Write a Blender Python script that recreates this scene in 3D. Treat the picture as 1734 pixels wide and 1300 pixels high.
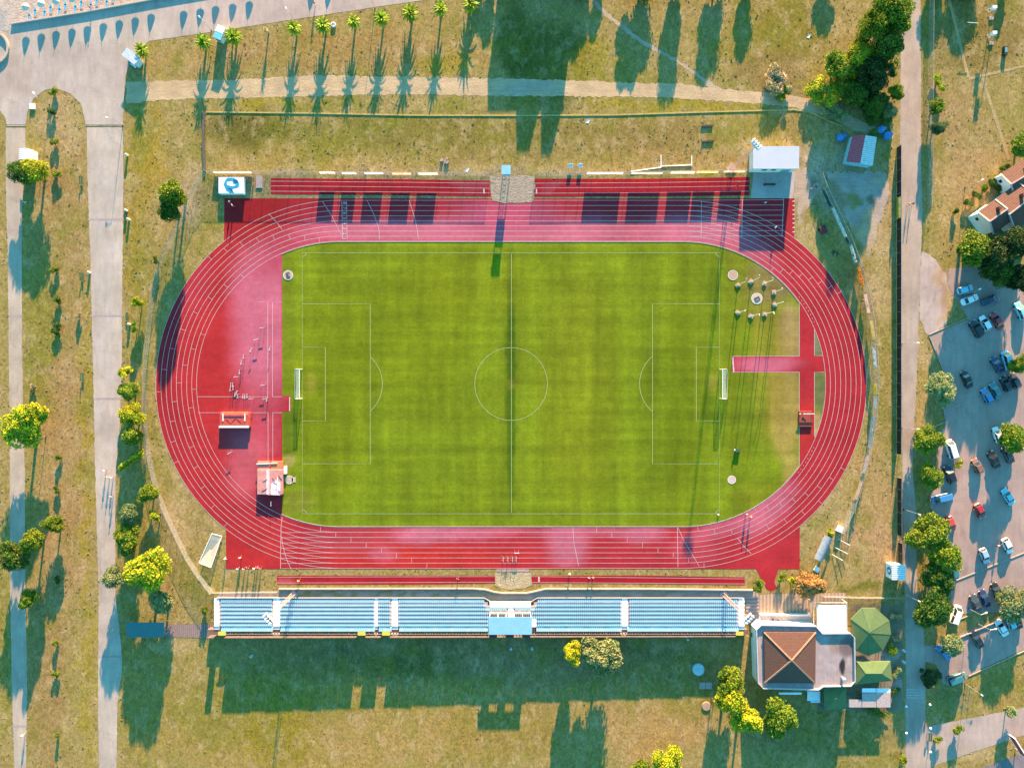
import bpy, bmesh, math, random
import numpy as np
from mathutils import Vector, Matrix
from mathutils.geometry import delaunay_2d_cdt

for _o in list(bpy.data.objects): bpy.data.objects.remove(_o)
R = math.radians
SC = bpy.context.scene
COL = SC.collection

# ---------------------------------------------------------------- camera, light
S = 0.1485            # metres on the ground per photograph pixel
CX, CY, H = 867.0, 650.0, 173.0
cam_d = bpy.data.cameras.new('camera'); cam = bpy.data.objects.new('camera', cam_d); COL.objects.link(cam)
cam.location = (0, 0, H); cam.rotation_euler = (0, 0, 0)
cam_d.sensor_width = 36; cam_d.lens = 36 * H / (1734 * S)
cam_d.clip_start = 1; cam_d.clip_end = 6000
SC.camera = cam

SUN_EL, SUN_AZ = R(10.5), R(6.5)      # azimuth from +y towards +x
w = bpy.data.worlds.new('World'); SC.world = w; w.use_nodes = True
nt = w.node_tree; bg = nt.nodes['Background']
sky = nt.nodes.new('ShaderNodeTexSky'); sky.sky_type = 'NISHITA'; sky.sun_disc = False
sky.sun_elevation = SUN_EL; sky.sun_rotation = SUN_AZ; sky.altitude = 20; sky.air_density = 1.6; sky.dust_density = .4; sky.ozone_density = 5
tint = nt.nodes.new('ShaderNodeMix'); tint.data_type = 'RGBA'; tint.blend_type = 'MULTIPLY'; tint.inputs[0].default_value = 1
tint.inputs[7].default_value = (.42, .91, .86, 1)
nt.links.new(sky.outputs[0], tint.inputs[6]); nt.links.new(tint.outputs[2], bg.inputs[0])
bg.inputs[1].default_value = 0.138
sun_d = bpy.data.lights.new('sun', 'SUN'); sun_d.energy = 5.0; sun_d.angle = R(.5); sun_d.color = (1, .63, .36)
sun = bpy.data.objects.new('sun', sun_d); COL.objects.link(sun)
sdir = Vector((math.sin(SUN_AZ)*math.cos(SUN_EL), math.cos(SUN_AZ)*math.cos(SUN_EL), math.sin(SUN_EL)))
sun.rotation_euler = sdir.to_track_quat('Z', 'Y').to_euler(); sun.location = sdir * 400
SC.view_settings.view_transform = 'Standard'; SC.view_settings.look = 'None'
SC.view_settings.exposure = 2.52; SC.view_settings.gamma = 1
SC.render.engine = 'CYCLES'
SC.cycles.max_bounces = 6; SC.cycles.diffuse_bounces = 2; SC.cycles.transparent_max_bounces = 8

# ---------------------------------------------------------------- helpers
def W(px, py, h=0.0):
    """ground position (metres) of something of height h seen at a photo pixel"""
    k = S * (H - h) / H
    return ((px - CX) * k, (CY - py) * k)
def W3(px, py, h=0.0):
    x, y = W(px, py, h); return Vector((x, y, h))

class MB:
    def __init__(s): s.v = []; s.f = []; s.m = []
    def quad(s, *p, m=0):
        n = len(s.v); s.v += [tuple(q) for q in p]; s.f.append(tuple(range(n, n+len(p)))); s.m.append(m)
    def box(s, c, d, rz=0, m=0, taper=1.0):
        cx, cy, cz = c; a, b, h = d[0]/2, d[1]/2, d[2]/2; n = len(s.v); co, si = math.cos(rz), math.sin(rz)
        for z, t in ((-h, 1), (h, taper)):
            for x, y in ((-a, -b), (a, -b), (a, b), (-a, b)):
                x *= t; y *= t
                s.v.append((cx + x*co - y*si, cy + x*si + y*co, cz + z))
        for f in ((3,2,1,0), (4,5,6,7), (0,1,5,4), (1,2,6,5), (2,3,7,6), (3,0,4,7)):
            s.f.append(tuple(n+i for i in f)); s.m.append(m)
        return s
    def bar(s, p, q, wd, ht, m=0):
        """box beam between two points, wd wide, ht high (centred)"""
        p, q = Vector(p), Vector(q); d = (q-p); L = d.length
        if L < 1e-6: return s
        d.normalize(); up = Vector((0,0,1)) if abs(d.z) < .95 else Vector((0,1,0))
        sd = d.cross(up).normalized()*wd/2; u = sd.cross(d).normalized()*ht/2
        n = len(s.v)
        for b in (p, q):
            for k in (sd+u, sd-u, -sd-u, -sd+u): s.v.append(tuple(b+k))
        for f in ((0,1,2,3), (7,6,5,4), (0,4,5,1), (1,5,6,2), (2,6,7,3), (3,7,4,0)):
            s.f.append(tuple(n+i for i in f)); s.m.append(m)
        return s
    def tube(s, p, q, r0, r1=None, n=8, m=0, cap=True):
        p, q = Vector(p), Vector(q); r1 = r0 if r1 is None else r1
        d = (q-p).normalized(); up = Vector((0,0,1)) if abs(d.z) < .95 else Vector((0,1,0))
        a = d.cross(up).normalized(); b = a.cross(d).normalized(); k = len(s.v)
        for c, r in ((p, r0), (q, r1)):
            for i in range(n):
                t = 2*math.pi*i/n; s.v.append(tuple(c + a*math.cos(t)*r + b*math.sin(t)*r))
        for i in range(n):
            j = (i+1) % n; s.f.append((k+i, k+j, k+n+j, k+n+i)); s.m.append(m)
        if cap:
            s.f.append(tuple(k+n-1-i for i in range(n))); s.m.append(m)
            s.f.append(tuple(k+n+i for i in range(n))); s.m.append(m)
        return s
    def lathe(s, c, prof, n=16, m=0):
        """prof: list of (r, z)"""
        k = len(s.v); cx, cy, cz = c
        for r, z in prof:
            for i in range(n):
                t = 2*math.pi*i/n; s.v.append((cx + r*math.cos(t), cy + r*math.sin(t), cz + z))
        for a in range(len(prof)-1):
            for i in range(n):
                j = (i+1) % n; s.f.append((k+a*n+i, k+a*n+j, k+(a+1)*n+j, k+(a+1)*n+i)); s.m.append(m)
        s.f.append(tuple(k+(len(prof)-1)*n+i for i in range(n))); s.m.append(m)
        return s
    def prism(s, pts, z0, z1, m=0):
        if area2(pts) < 0: pts = pts[::-1]
        k = len(s.v); n = len(pts)
        s.v += [(x, y, z0) for x, y in pts] + [(x, y, z1) for x, y in pts]
        for i in range(n):
            j = (i+1) % n; s.f.append((k+i, k+j, k+n+j, k+n+i)); s.m.append(m)
        s.f.append(tuple(k+n+i for i in range(n))); s.m.append(m)
        s.f.append(tuple(k+n-1-i for i in range(n))); s.m.append(m)
        return s
    def ribbon(s, pts, wd, z, m=0, closed=False):
        """flat strip along xy points"""
        P = [Vector((p[0], p[1])) for p in pts]; n = len(P); k = len(s.v)
        for i in range(n):
            a = P[(i-1) % n] if (closed or i > 0) else P[i]; b = P[(i+1) % n] if (closed or i < n-1) else P[i]
            d = (b-a).normalized(); nn = Vector((-d.y, d.x))*wd/2
            s.v.append((P[i].x+nn.x, P[i].y+nn.y, z)); s.v.append((P[i].x-nn.x, P[i].y-nn.y, z))
        for i in range(n if closed else n-1):
            j = (i+1) % n; s.f.append((k+2*i+1, k+2*j+1, k+2*j, k+2*i)); s.m.append(m)
        return s
    def wall(s, pts, wd, z0, z1, m=0, closed=False):
        P = [Vector((p[0], p[1])) for p in pts]; n = len(P); k = len(s.v)
        for i in range(n):
            a = P[(i-1) % n] if (closed or i > 0) else P[i]; b = P[(i+1) % n] if (closed or i < n-1) else P[i]
            d = (b-a).normalized(); nn = Vector((-d.y, d.x))*wd/2
            for z in (z0, z1):
                s.v.append((P[i].x+nn.x, P[i].y+nn.y, z)); s.v.append((P[i].x-nn.x, P[i].y-nn.y, z))
        for i in range(n if closed else n-1):
            j = (i+1) % n; a = k+4*i; b = k+4*j
            for f in ((a+1, b+1, b+3, a+3), (b, a, a+2, b+2), (a+2, a+3, b+3, b+2)):
                s.f.append(f); s.m.append(m)
        if not closed:
            s.f.append((k, k+1, k+3, k+2)); s.m.append(m); e = k+4*(n-1)
            s.f.append((e+1, e, e+2, e+3)); s.m.append(m)
        return s
    def build(s, name, mats, parent=None, smooth=False, bevel=0):
        me = bpy.data.meshes.new(name); me.from_pydata(s.v, [], s.f)
        if not isinstance(mats, (list, tuple)): mats = [mats]
        for mt in mats: me.materials.append(mt)
        if len(mats) > 1: me.polygons.foreach_set('material_index', s.m)
        if smooth: me.polygons.foreach_set('use_smooth', [True]*len(s.f))
        me.update()
        if bevel:
            bm = bmesh.new(); bm.from_mesh(me); bmesh.ops.remove_doubles(bm, verts=bm.verts, dist=1e-4)
            bmesh.ops.bevel(bm, geom=bm.edges[:], offset=bevel, segments=2, affect='EDGES', profile=.6)
            bm.to_mesh(me); bm.free()
        o = bpy.data.objects.new(name, me); COL.objects.link(o)
        if parent is not None: o.parent = parent
        return o

def area2(p): return sum(p[i][0]*p[(i+1) % len(p)][1] - p[(i+1) % len(p)][0]*p[i][1] for i in range(len(p)))
def tag(o, label=None, cat=None, group=None, kind=None):
    if label: o['label'] = label
    if cat: o['category'] = cat
    if group: o['group'] = group
    if kind: o['kind'] = kind
    return o
def thing(name, loc, label, cat, rz=0, group=None):
    o = bpy.data.objects.new(name, None); COL.objects.link(o); o.location = loc; o.rotation_euler = (0, 0, rz)
    o.empty_display_size = .2
    return tag(o, label, cat, group)
def dup(root, loc, rz=None, label=None, group=None, scale=None):
    r = root.copy(); COL.objects.link(r); r.location = loc
    if rz is not None: r.rotation_euler = (0, 0, rz)
    if scale is not None: r.scale = scale
    if label: r['label'] = label
    if group: r['group'] = group
    for ch in list(root.children):
        c = ch.copy(); COL.objects.link(c); c.parent = r
        for g in list(ch.children):
            d = g.copy(); COL.objects.link(d); d.parent = c
    return r
def recolour(root, names, mt):
    for ch in root.children:
        if ch.name.split('.')[0] in names:
            ch.material_slots[0].link = 'OBJECT'; ch.material_slots[0].material = mt

# ---------------------------------------------------------------- materials
def srgb(r, g, b): 
    f = lambda c: (c/255/12.92) if c/255 <= .04045 else ((c/255+.055)/1.055)**2.4
    return (f(r), f(g), f(b))
LIT = (1.72, 1.78, 1.72)
def lit(r, g, b, k=1.0):
    c = srgb(r, g, b); return tuple(k*c[i]/LIT[i] for i in range(3))
def _new(name):
    mt = bpy.data.materials.new(name); mt.use_nodes = True
    return mt, mt.node_tree, mt.node_tree.nodes['Principled BSDF']
def _pos(nt, scale=(1, 1, 1), rot=0):
    g = nt.nodes.new('ShaderNodeNewGeometry'); mp = nt.nodes.new('ShaderNodeMapping')
    mp.inputs['Scale'].default_value = scale; mp.inputs['Rotation'].default_value = (0, 0, rot)
    nt.links.new(g.outputs['Position'], mp.inputs['Vector']); return mp.outputs[0]
def _noise(nt, vec, scale, detail=3, rough=.55, dist=0.0):
    n = nt.nodes.new('ShaderNodeTexNoise'); n.inputs['Scale'].default_value = scale
    n.inputs['Distortion'].default_value = dist; n.inputs['Detail'].default_value = detail; n.inputs['Roughness'].default_value = rough
    nt.links.new(vec, n.inputs['Vector']); return n.outputs['Fac']
def _range(nt, fac, a, b, lo, hi):
    m = nt.nodes.new('ShaderNodeMapRange'); m.inputs[1].default_value = a; m.inputs[2].default_value = b
    m.inputs[3].default_value = lo; m.inputs[4].default_value = hi; nt.links.new(fac, m.inputs[0]); return m.outputs[0]
def _mulc(nt, col, fac):
    """colour times a scalar socket"""
    m = nt.nodes.new('ShaderNodeVectorMath'); m.operation = 'SCALE'
    nt.links.new(col, m.inputs[0]); nt.links.new(fac, m.inputs['Scale']); return m.outputs[0]
def _mixc(nt, fac, a, b):
    m = nt.nodes.new('ShaderNodeMix'); m.data_type = 'RGBA'
    if isinstance(fac, float): m.inputs[0].default_value = fac
    else: nt.links.new(fac, m.inputs[0])
    for s_, i in ((a, 6), (b, 7)):
        if isinstance(s_, tuple): m.inputs[i].default_value = (*s_[:3], 1)
        else: nt.links.new(s_, m.inputs[i])
    return m.outputs[2]
def _mul(nt, a, b):
    m = nt.nodes.new('ShaderNodeMath'); m.operation = 'MULTIPLY'; nt.links.new(a, m.inputs[0]); nt.links.new(b, m.inputs[1]); return m.outputs[0]
def _bump(nt, bs, h, dist, strength=1.0):
    b = nt.nodes.new('ShaderNodeBump'); b.inputs['Distance'].default_value = dist; b.inputs['Strength'].default_value = strength
    nt.links.new(h, b.inputs['Height']); nt.links.new(b.outputs[0], bs.inputs['Normal'])
_MC = {}
def M(name, col, rough=.7, var=.18, scale=2.0, metal=0.0, bump=0.0, spec=.3, coat=0.0):
    """plain surface with a broken-up tone"""
    if name in _MC: return _MC[name]
    mt, nt, bs = _new(name)
    v = _pos(nt)
    f = _range(nt, _noise(nt, v, scale, 4), .3, .7, 1-var, 1+var)
    rgb = nt.nodes.new('ShaderNodeRGB'); rgb.outputs[0].default_value = (*col, 1)
    nt.links.new(_mulc(nt, rgb.outputs[0], f), bs.inputs['Base Color'])
    bs.inputs['Roughness'].default_value = rough; bs.inputs['Metallic'].default_value = metal
    bs.inputs['Specular IOR Level'].default_value = spec; bs.inputs['Coat Weight'].default_value = coat
    if bump: _bump(nt, bs, _noise(nt, v, scale*3, 3), bump)
    _MC[name] = mt; return mt
def leaf_mat(name, col, var=.35, trans=.25):
    mt, nt, bs = _new(name)
    g = nt.nodes.new('ShaderNodeNewGeometry'); rgb = nt.nodes.new('ShaderNodeRGB'); rgb.outputs[0].default_value = (*col, 1)
    oi = nt.nodes.new('ShaderNodeObjectInfo')
    f = _range(nt, g.outputs['Random Per Island'], 0, 1, 1-var, 1+var)
    f = _mul(nt, f, _range(nt, _noise(nt, _pos(nt), .8, 3), .35, .65, .7, 1.3))
    f = _mul(nt, f, _range(nt, oi.outputs['Random'], 0, 1, .85, 1.15))
    hue = _mixc(nt, _range(nt, _noise(nt, _pos(nt), .45, 4, .65), .38, .62, 0, 1), (col[0]*.62, col[1]*.80, col[2]), (min(col[0]*1.22, .8), col[1]*1.06, col[2]*1.5))
    dry = _range(nt, g.outputs['Random Per Island'], .93, .95, 0, .55); hue = _mixc(nt, dry, hue, (.22, .15, .06))
    c = _mulc(nt, hue, f)
    nt.links.new(c, bs.inputs['Base Color']); bs.inputs['Roughness'].default_value = .6; bs.inputs['Specular IOR Level'].default_value = .2
    tr = nt.nodes.new('ShaderNodeBsdfTranslucent'); nt.links.new(c, tr.inputs[0])
    mx = nt.nodes.new('ShaderNodeMixShader'); mx.inputs[0].default_value = trans
    nt.links.new(bs.outputs[0], mx.inputs[1]); nt.links.new(tr.outputs[0], mx.inputs[2])
    nt.links.new(mx.outputs[0], nt.nodes['Material Output'].inputs[0]); return mt

# flat sheet from pixel outlines, meshed finely enough to carry a colour per point
def pip(P, poly):
    x, y = P[:, 0], P[:, 1]; ins = np.zeros(len(P), bool); n = len(poly); j = n-1
    for i in range(n):
        xi, yi = poly[i]; xj, yj = poly[j]
        if yi != yj:
            c = ((yi > y) != (yj > y)) & (x < (xj-xi)*(y-yi)/(yj-yi)+xi); ins ^= c
        j = i
    return ins
PAVED = []      # pixel outlines where no grass grows
def sheet(name, polys, z, mats, step=None, colfn=None, paved=True, rough_edge=0.0, rs=1, parent=None):
    """polys: pixel outlines, even-odd (holes allowed)"""
    rg = random.Random(rs); P2 = []
    for poly in polys:
        q = []
        for i, p in enumerate(poly):
            a, b = p, poly[(i+1) % len(poly)]; L = math.dist(a, b); n = max(1, int(L/(5 if rough_edge > 1 else 3.5))) if rough_edge else 1
            for k in range(n):
                t = k/n; j = rough_edge if n > 1 else 0
                q.append((a[0]+(b[0]-a[0])*t+rg.uniform(-j, j), a[1]+(b[1]-a[1])*t+rg.uniform(-j, j)))
        P2.append(q)
    if paved: PAVED.extend(P2)
    verts, edges = [], []
    for q in P2:
        k = len(verts); n = len(q); verts += [Vector(p) for p in q]; edges += [(k+i, k+(i+1) % n) for i in range(n)]
    if step:
        A = np.array([v[:] for v in verts]); x0, y0 = A.min(0); x1, y1 = A.max(0)
        gx, gy = np.meshgrid(np.arange(x0+step*.5, x1, step), np.arange(y0+step*.5, y1, step))
        G = np.stack([gx.ravel(), gy.ravel()], 1); ins = np.zeros(len(G), bool)
        for q in P2: ins ^= pip(G, q)
        verts += [Vector(p) for p in G[ins]]
    res = delaunay_2d_cdt(verts, edges, [], 0, 1e-4)
    V = np.array([v[:] for v in res[0]]); F = res[2]
    C = np.array([V[list(f)].mean(0) for f in F]); keep = np.zeros(len(F), bool)
    for q in P2: keep ^= pip(C, q)
    F = [tuple(f) for f, k in zip(F, keep) if k]
    me = bpy.data.meshes.new(name)
    me.from_pydata([(*W(p[0], p[1]), z) for p in V], [], F)
    bm = bmesh.new(); bm.from_mesh(me)
    bmesh.ops.delete(bm, geom=[v for v in bm.verts if not v.link_faces], context='VERTS')
    for f in bm.faces:
        if f.normal.z < 0: f.normal_flip()
    bm.to_mesh(me); bm.free()
    if colfn:
        co = np.zeros(len(me.vertices)*3); me.vertices.foreach_get('co', co); co = co.reshape(-1, 3)
        px = np.stack([co[:, 0]/S+CX, CY-co[:, 1]/S], 1); c = colfn(px)
        at = me.color_attributes.new('Col', 'FLOAT_COLOR', 'POINT')
        at.data.foreach_set('color', np.concatenate([c, np.ones((len(c), 1))], 1).ravel())
    me.materials.append(mats); me.update()
    o = bpy.data.objects.new(name, me); COL.objects.link(o)
    if parent is not None: o.parent = parent
    return o
def spots(px, base, lst, warp=1.0, soft=.6):
    """blend soft stains (x, y, rx, ry, colour, strength[, angle]) over a base colour"""
    c = np.tile(np.array(base, float), (len(px), 1)); px = np.array(px, float); qx, qy = px[:, 0].copy(), px[:, 1].copy()
    px[:, 0] += warp*(7*np.sin(qy*.061+qx*.019)+4*np.sin(qy*.17-qx*.05)+2*np.sin(qx*.31+qy*.23)); px[:, 1] += warp*(5*np.sin(qx*.053-qy*.021)+3*np.sin(qx*.14+qy*.08)+2*np.sin(qx*.27-qy*.29))
    for s_ in lst:
        x, y, rx, ry, col, k = s_[:6]; a = R(s_[6]) if len(s_) > 6 else 0
        dx, dy = px[:, 0]-x, px[:, 1]-y; u = dx*math.cos(a)+dy*math.sin(a); v = -dx*math.sin(a)+dy*math.cos(a)
        d = np.sqrt((u/rx)**2+(v/ry)**2); t = np.clip((.95+soft*.5-d)/soft, 0, 1); t = t*t*(3-2*t)*k
        c += (np.array(col)-c)*t[:, None]
    return c
def vcol_mat(name, rough, layers, bumps, spec=.2):
    """Col attribute times noise layers [(scalevec, scale, detail, lo, hi)], bumps [(scale, dist)]"""
    mt, nt, bs = _new(name)
    at = nt.nodes.new('ShaderNodeVertexColor'); at.layer_name = 'Col'; c = at.outputs[0]
    for sv, sc, de, lo, hi in layers:
        c = _mulc(nt, c, _range(nt, _noise(nt, _pos(nt, sv), sc, de, .6), .3, .7, lo, hi))
    nt.links.new(c, bs.inputs['Base Color']); bs.inputs['Roughness'].default_value = rough; bs.inputs['Specular IOR Level'].default_value = spec
    if bumps: _bump(nt, bs, _noise(nt, _pos(nt), bumps[0], 4, .65), bumps[1])
    return mt
def arc(cx, cy, r, a0, a1, n=40):
    """pixel arc, angles in degrees, 0 = right, 90 = down (pixel y)"""
    return [(cx+r*math.cos(R(a0+(a1-a0)*i/n)), cy+r*math.sin(R(a0+(a1-a0)*i/n))) for i in range(n+1)]
def ORD(i): return ['first','second','third','fourth','fifth','sixth','seventh','eighth','ninth','tenth','eleventh','twelfth','thirteenth','fourteenth','fifteenth','sixteenth','seventeenth','eighteenth','nineteenth','twentieth'][i]
# ---------------------------------------------------------------- ground
DRY = lit(175,155,92); TAN = lit(202,177,126); OLV = lit(146,142,58); GRN = lit(112,122,30); DGR = lit(78,96,34); PALE = lit(214,190,158); YEL = lit(172,154,32); GREY = lit(150,140,115)
GSP = [
 # west strips
 (105,420,45,300,lit(172,144,88),.8),(35,500,25,400,OLV,.3),(70,600,25,160,OLV,.8),(100,220,40,60,TAN,.6),(110,820,50,220,lit(184,150,98),.7),(145,760,10,250,YEL,.6),(75,1150,40,160,lit(170,140,86),.8),(150,1150,14,160,YEL,.5),(10,1100,14,150,OLV,.7),
 (250,260,35,90,lit(180,152,50),.8),(230,420,22,120,lit(170,145,60),.8),(300,470,50,60,OLV,.4),(240,230,25,60,OLV,.8),(240,600,16,260,OLV,.6),(225,900,40,60,OLV,.5),(320,860,50,80,lit(182,156,100),.7),(330,980,40,30,lit(176,160,70),.6),
 (250,1180,60,150,lit(165,145,70),.6),(330,330,18,70,TAN,.7),(320,340,20,60,PALE,.4),(360,420,40,60,lit(178,156,90),.6),(300,780,20,160,TAN,.6),
 # north field and bank
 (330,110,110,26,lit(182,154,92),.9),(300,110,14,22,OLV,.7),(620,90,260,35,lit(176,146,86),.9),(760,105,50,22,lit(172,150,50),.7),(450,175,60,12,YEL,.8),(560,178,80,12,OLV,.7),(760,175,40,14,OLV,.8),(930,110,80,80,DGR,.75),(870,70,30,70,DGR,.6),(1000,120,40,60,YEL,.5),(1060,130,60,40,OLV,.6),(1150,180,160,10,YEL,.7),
 (700,225,330,30,lit(126,126,50),.75),(420,220,70,35,lit(100,98,36),.75),(500,262,140,22,lit(168,146,70),.7),(560,245,60,30,OLV,.5),(640,210,40,12,GRN,.5),(850,240,200,45,lit(150,130,66),.5),(1100,235,120,40,lit(150,126,66),.6),(1150,270,140,22,lit(176,148,86),.8),(1270,220,60,30,OLV,.7),(1340,235,40,60,lit(150,130,70),.5),(1300,250,60,14,TAN,.5),(1250,60,60,80,lit(156,140,56),.7),(1340,50,60,60,lit(140,128,40),.8),(1220,30,20,40,TAN,.5),(1300,120,70,40,lit(150,126,74),.6),(1395,150,30,50,YEL,.5),(1390,60,20,80,DRY,.5),
 (860,290,170,8,TAN,.5),(560,288,200,6,lit(180,156,90),.6),(1180,283,110,8,TAN,.4),(700,318,420,34,GREY,.55),
 # around the track, east verge
 (1370,300,28,60,PALE,.7),(1385,360,28,60,OLV,.6),(1370,410,26,30,TAN,.7),(1420,310,50,60,lit(190,170,150),.6),(1480,330,34,60,lit(190,160,115),.6),(1490,460,22,120,TAN,.7),(1440,520,40,90,lit(140,122,66),.6),(1500,640,14,140,OLV,.4),(1450,850,60,110,lit(190,160,104),.8),(1480,930,50,60,lit(196,160,112),.8),(1430,970,60,25,DRY,.5),(1460,994,60,8,GRN,.7),(1400,880,40,60,TAN,.6),
 # south field
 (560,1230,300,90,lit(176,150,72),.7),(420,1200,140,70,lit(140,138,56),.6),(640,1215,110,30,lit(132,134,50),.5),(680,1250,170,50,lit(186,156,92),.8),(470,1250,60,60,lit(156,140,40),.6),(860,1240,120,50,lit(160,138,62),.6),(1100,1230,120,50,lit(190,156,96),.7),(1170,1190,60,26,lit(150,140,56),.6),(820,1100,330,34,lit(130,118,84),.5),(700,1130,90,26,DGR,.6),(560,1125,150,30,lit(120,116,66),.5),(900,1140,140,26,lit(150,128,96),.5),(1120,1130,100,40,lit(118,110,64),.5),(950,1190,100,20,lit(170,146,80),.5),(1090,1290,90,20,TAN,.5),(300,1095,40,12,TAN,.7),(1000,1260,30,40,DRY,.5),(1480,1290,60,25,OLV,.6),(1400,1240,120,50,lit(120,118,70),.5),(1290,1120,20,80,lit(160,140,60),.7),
 # right side
 (1565,60,14,120,OLV,.6),(1620,60,50,70,lit(128,116,62),.6),(1680,60,60,70,lit(140,118,60),.7),(1620,220,60,70,lit(180,152,100),.8),(1650,300,60,50,lit(190,158,104),.8),(1590,360,24,60,lit(200,170,110),.6),(1560,700,14,130,lit(196,166,104),.8),(1565,620,10,60,TAN,.6),(1570,860,14,130,lit(150,130,70),.5),(1680,1150,60,40,lit(170,146,72),.6),(1620,1190,40,40,OLV,.4),(1620,1170,30,30,lit(150,140,120),.4),(1690,400,40,40,lit(110,104,70),.5),(1650,1270,60,14,TAN,.6),
 (1590,500,20,60,lit(205,175,130),.8),
]
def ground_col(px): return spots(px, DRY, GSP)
def ground_mat(name='dry_grass'):
    mt, nt, bs = _new(name)
    at = nt.nodes.new('ShaderNodeVertexColor'); at.layer_name = 'Col'; c = at.outputs[0]
    p = _pos(nt)
    # patches of greener and of bare ground, then blades
    big = _range(nt, _noise(nt, p, .11, 4, .6),   .48, .66, 0, .65); c = _mixc(nt, big, c, OLV)
    bare = _range(nt, _noise(nt, _pos(nt, (1.3, .9, 1)), .23, 5, .65), .50, .68, 0, .65); c = _mixc(nt, bare, c, TAN)
    soil = _range(nt, _noise(nt, _pos(nt, (1, 1.25, 1), 1.1), .30, 6, .72), .60, .68, 0, .45); c = _mixc(nt, soil, c, lit(192,164,124))
    wk = _range(nt, _noise(nt, _pos(nt, (1, .55, 1), .2), .8, 5, .75), .62, .68, 0, .45); c = _mixc(nt, wk, c, lit(112,118,44))
    dk = _range(nt, _noise(nt, _pos(nt, (1.1, 1, 1), .6), .55, 5, .7), .56, .74, 0, .28); c = _mixc(nt, dk, c, DGR)
    c = _mulc(nt, c, _range(nt, _noise(nt, _pos(nt, (1.25, .8, 1), .4), .9, 6, .74, 1.2), .34, .66, .62, 1.34))
    c = _mulc(nt, c, _range(nt, _noise(nt, _pos(nt, (1.6, .6, 1), .3), 2.6, 3, .7), .3, .7, .82, 1.16))
    nt.links.new(c, bs.inputs['Base Color']); bs.inputs['Roughness'].default_value = .95; bs.inputs['Specular IOR Level'].default_value = .05
    _bump(nt, bs, _noise(nt, p, 1.1, 6, .7), .07)
    return mt
xs = np.concatenate([[-3000,-1200,-500,-250], np.arange(-145, 146, 1.0), [250,500,1200,3000]]); ys = np.concatenate([[-3000,-1200,-500,-220], np.arange(-112, 113, 1.0), [220,500,1200,3000]])
gx, gy = np.meshgrid(xs, ys); nx, ny = len(xs), len(ys)
zz = np.zeros(nx*ny)
idx = np.arange(nx*ny).reshape(ny, nx)
F = np.stack([idx[:-1,:-1], idx[:-1,1:], idx[1:,1:], idx[1:,:-1]], -1).reshape(-1, 4)
me = bpy.data.meshes.new('ground'); me.from_pydata(np.stack([gx.ravel(), gy.ravel(), zz], 1).tolist(), [], F.tolist())
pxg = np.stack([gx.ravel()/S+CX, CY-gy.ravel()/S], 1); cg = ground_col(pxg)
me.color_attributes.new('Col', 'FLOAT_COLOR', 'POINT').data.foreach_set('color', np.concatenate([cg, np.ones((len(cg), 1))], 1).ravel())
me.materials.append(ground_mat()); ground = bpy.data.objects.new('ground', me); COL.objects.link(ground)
tag(ground, 'wide dry grass ground between the roads and the stadium', 'ground', kind='structure')

def struct(o, label, cat): return tag(o, label, cat, kind='structure')
# paved surfaces
ASPH = lit(212,197,180); CONC = lit(206,188,170)
def pave_mat(name, joints=0.0, rot=0):
    mt, nt, bs = _new(name)
    at = nt.nodes.new('ShaderNodeVertexColor'); at.layer_name = 'Col'; c = at.outputs[0]
    for sv, sc, de, lo, hi in (((1,1,1), .11, 6, .78, 1.15), ((1.5,.35,1), .5, 5, .87, 1.1), ((1,1,1), 4, 3, .9, 1.09)):
        c = _mulc(nt, c, _range(nt, _noise(nt, _pos(nt, sv), sc, de, .65), .3, .7, lo, hi))
    # cracks
    vo = nt.nodes.new('ShaderNodeTexVoronoi'); vo.feature = 'DISTANCE_TO_EDGE'; vo.inputs['Scale'].default_value = .09
    nz = nt.nodes.new('ShaderNodeTexNoise'); nz.inputs['Scale'].default_value = .6
    ad = nt.nodes.new('ShaderNodeVectorMath'); ad.operation = 'MULTIPLY_ADD'; p = _pos(nt)
    nt.links.new(p, nz.inputs['Vector']); nt.links.new(nz.outputs['Color'], ad.inputs[0]); ad.inputs[1].default_value = (3, 3, 0); nt.links.new(p, ad.inputs[2])
    nt.links.new(ad.outputs[0], vo.inputs['Vector'])
    c = _mulc(nt, c, _range(nt, vo.outputs['Distance'], .0, .012, .87, 1))
    nt.links.new(c, bs.inputs['Base Color']); bs.inputs['Roughness'].default_value = .9; bs.inputs['Specular IOR Level'].default_value = .15
    _bump(nt, bs, _noise(nt, _pos(nt), 5, 4), .012)
    return mt
PV = pave_mat('asphalt')
def pcol(base, lst=()): return lambda px: spots(px, base, lst)
prom = [(-60,-120),(900,-260),(900,-60),(840,-14),(700,3),(500,33),(340,57),(252,70),(222,100),(212,130),(209,188),(208,213),(145,213),(143,200),(137,176),(120,159),(95,150),(75,153),(57,167),(46,190),(43,214),(12,214),(9,200),(0,188),(-60,170)]
struct(sheet('promenade', [prom], .02, PV, 14, pcol(ASPH, [(150,120,120,40,lit(200,184,172),.7),(60,190,40,40,lit(200,190,184),.6),(450,20,200,30,lit(205,182,172),.5),(25,120,30,40,lit(196,176,160),.6)]), rough_edge=.35), 'pale asphalt promenade curving along the beach wall', 'promenade')
wroad = [(147,216),(208,216),(209,330),(207,500),(206,620),(203,720),(196,800),(195,900),(196,1010),(205,1090),(207,1130),(199,1190),(197,1320),(168,1320),(166,1190),(167,1000),(164,900),(161,780),(157,600),(153,430),(148,300)]
struct(sheet('park_road', [wroad], .02, PV, 14, pcol(lit(214,199,180), [(178,500,12,400,lit(214,204,193),.6),(180,700,14,60,lit(198,184,172),.5),(185,1080,14,60,lit(200,186,170),.5),(176,330,16,30,lit(200,188,178),.5)]), rough_edge=.55, rs=2), 'pale straight road running down the left of the stadium', 'road')
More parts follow.
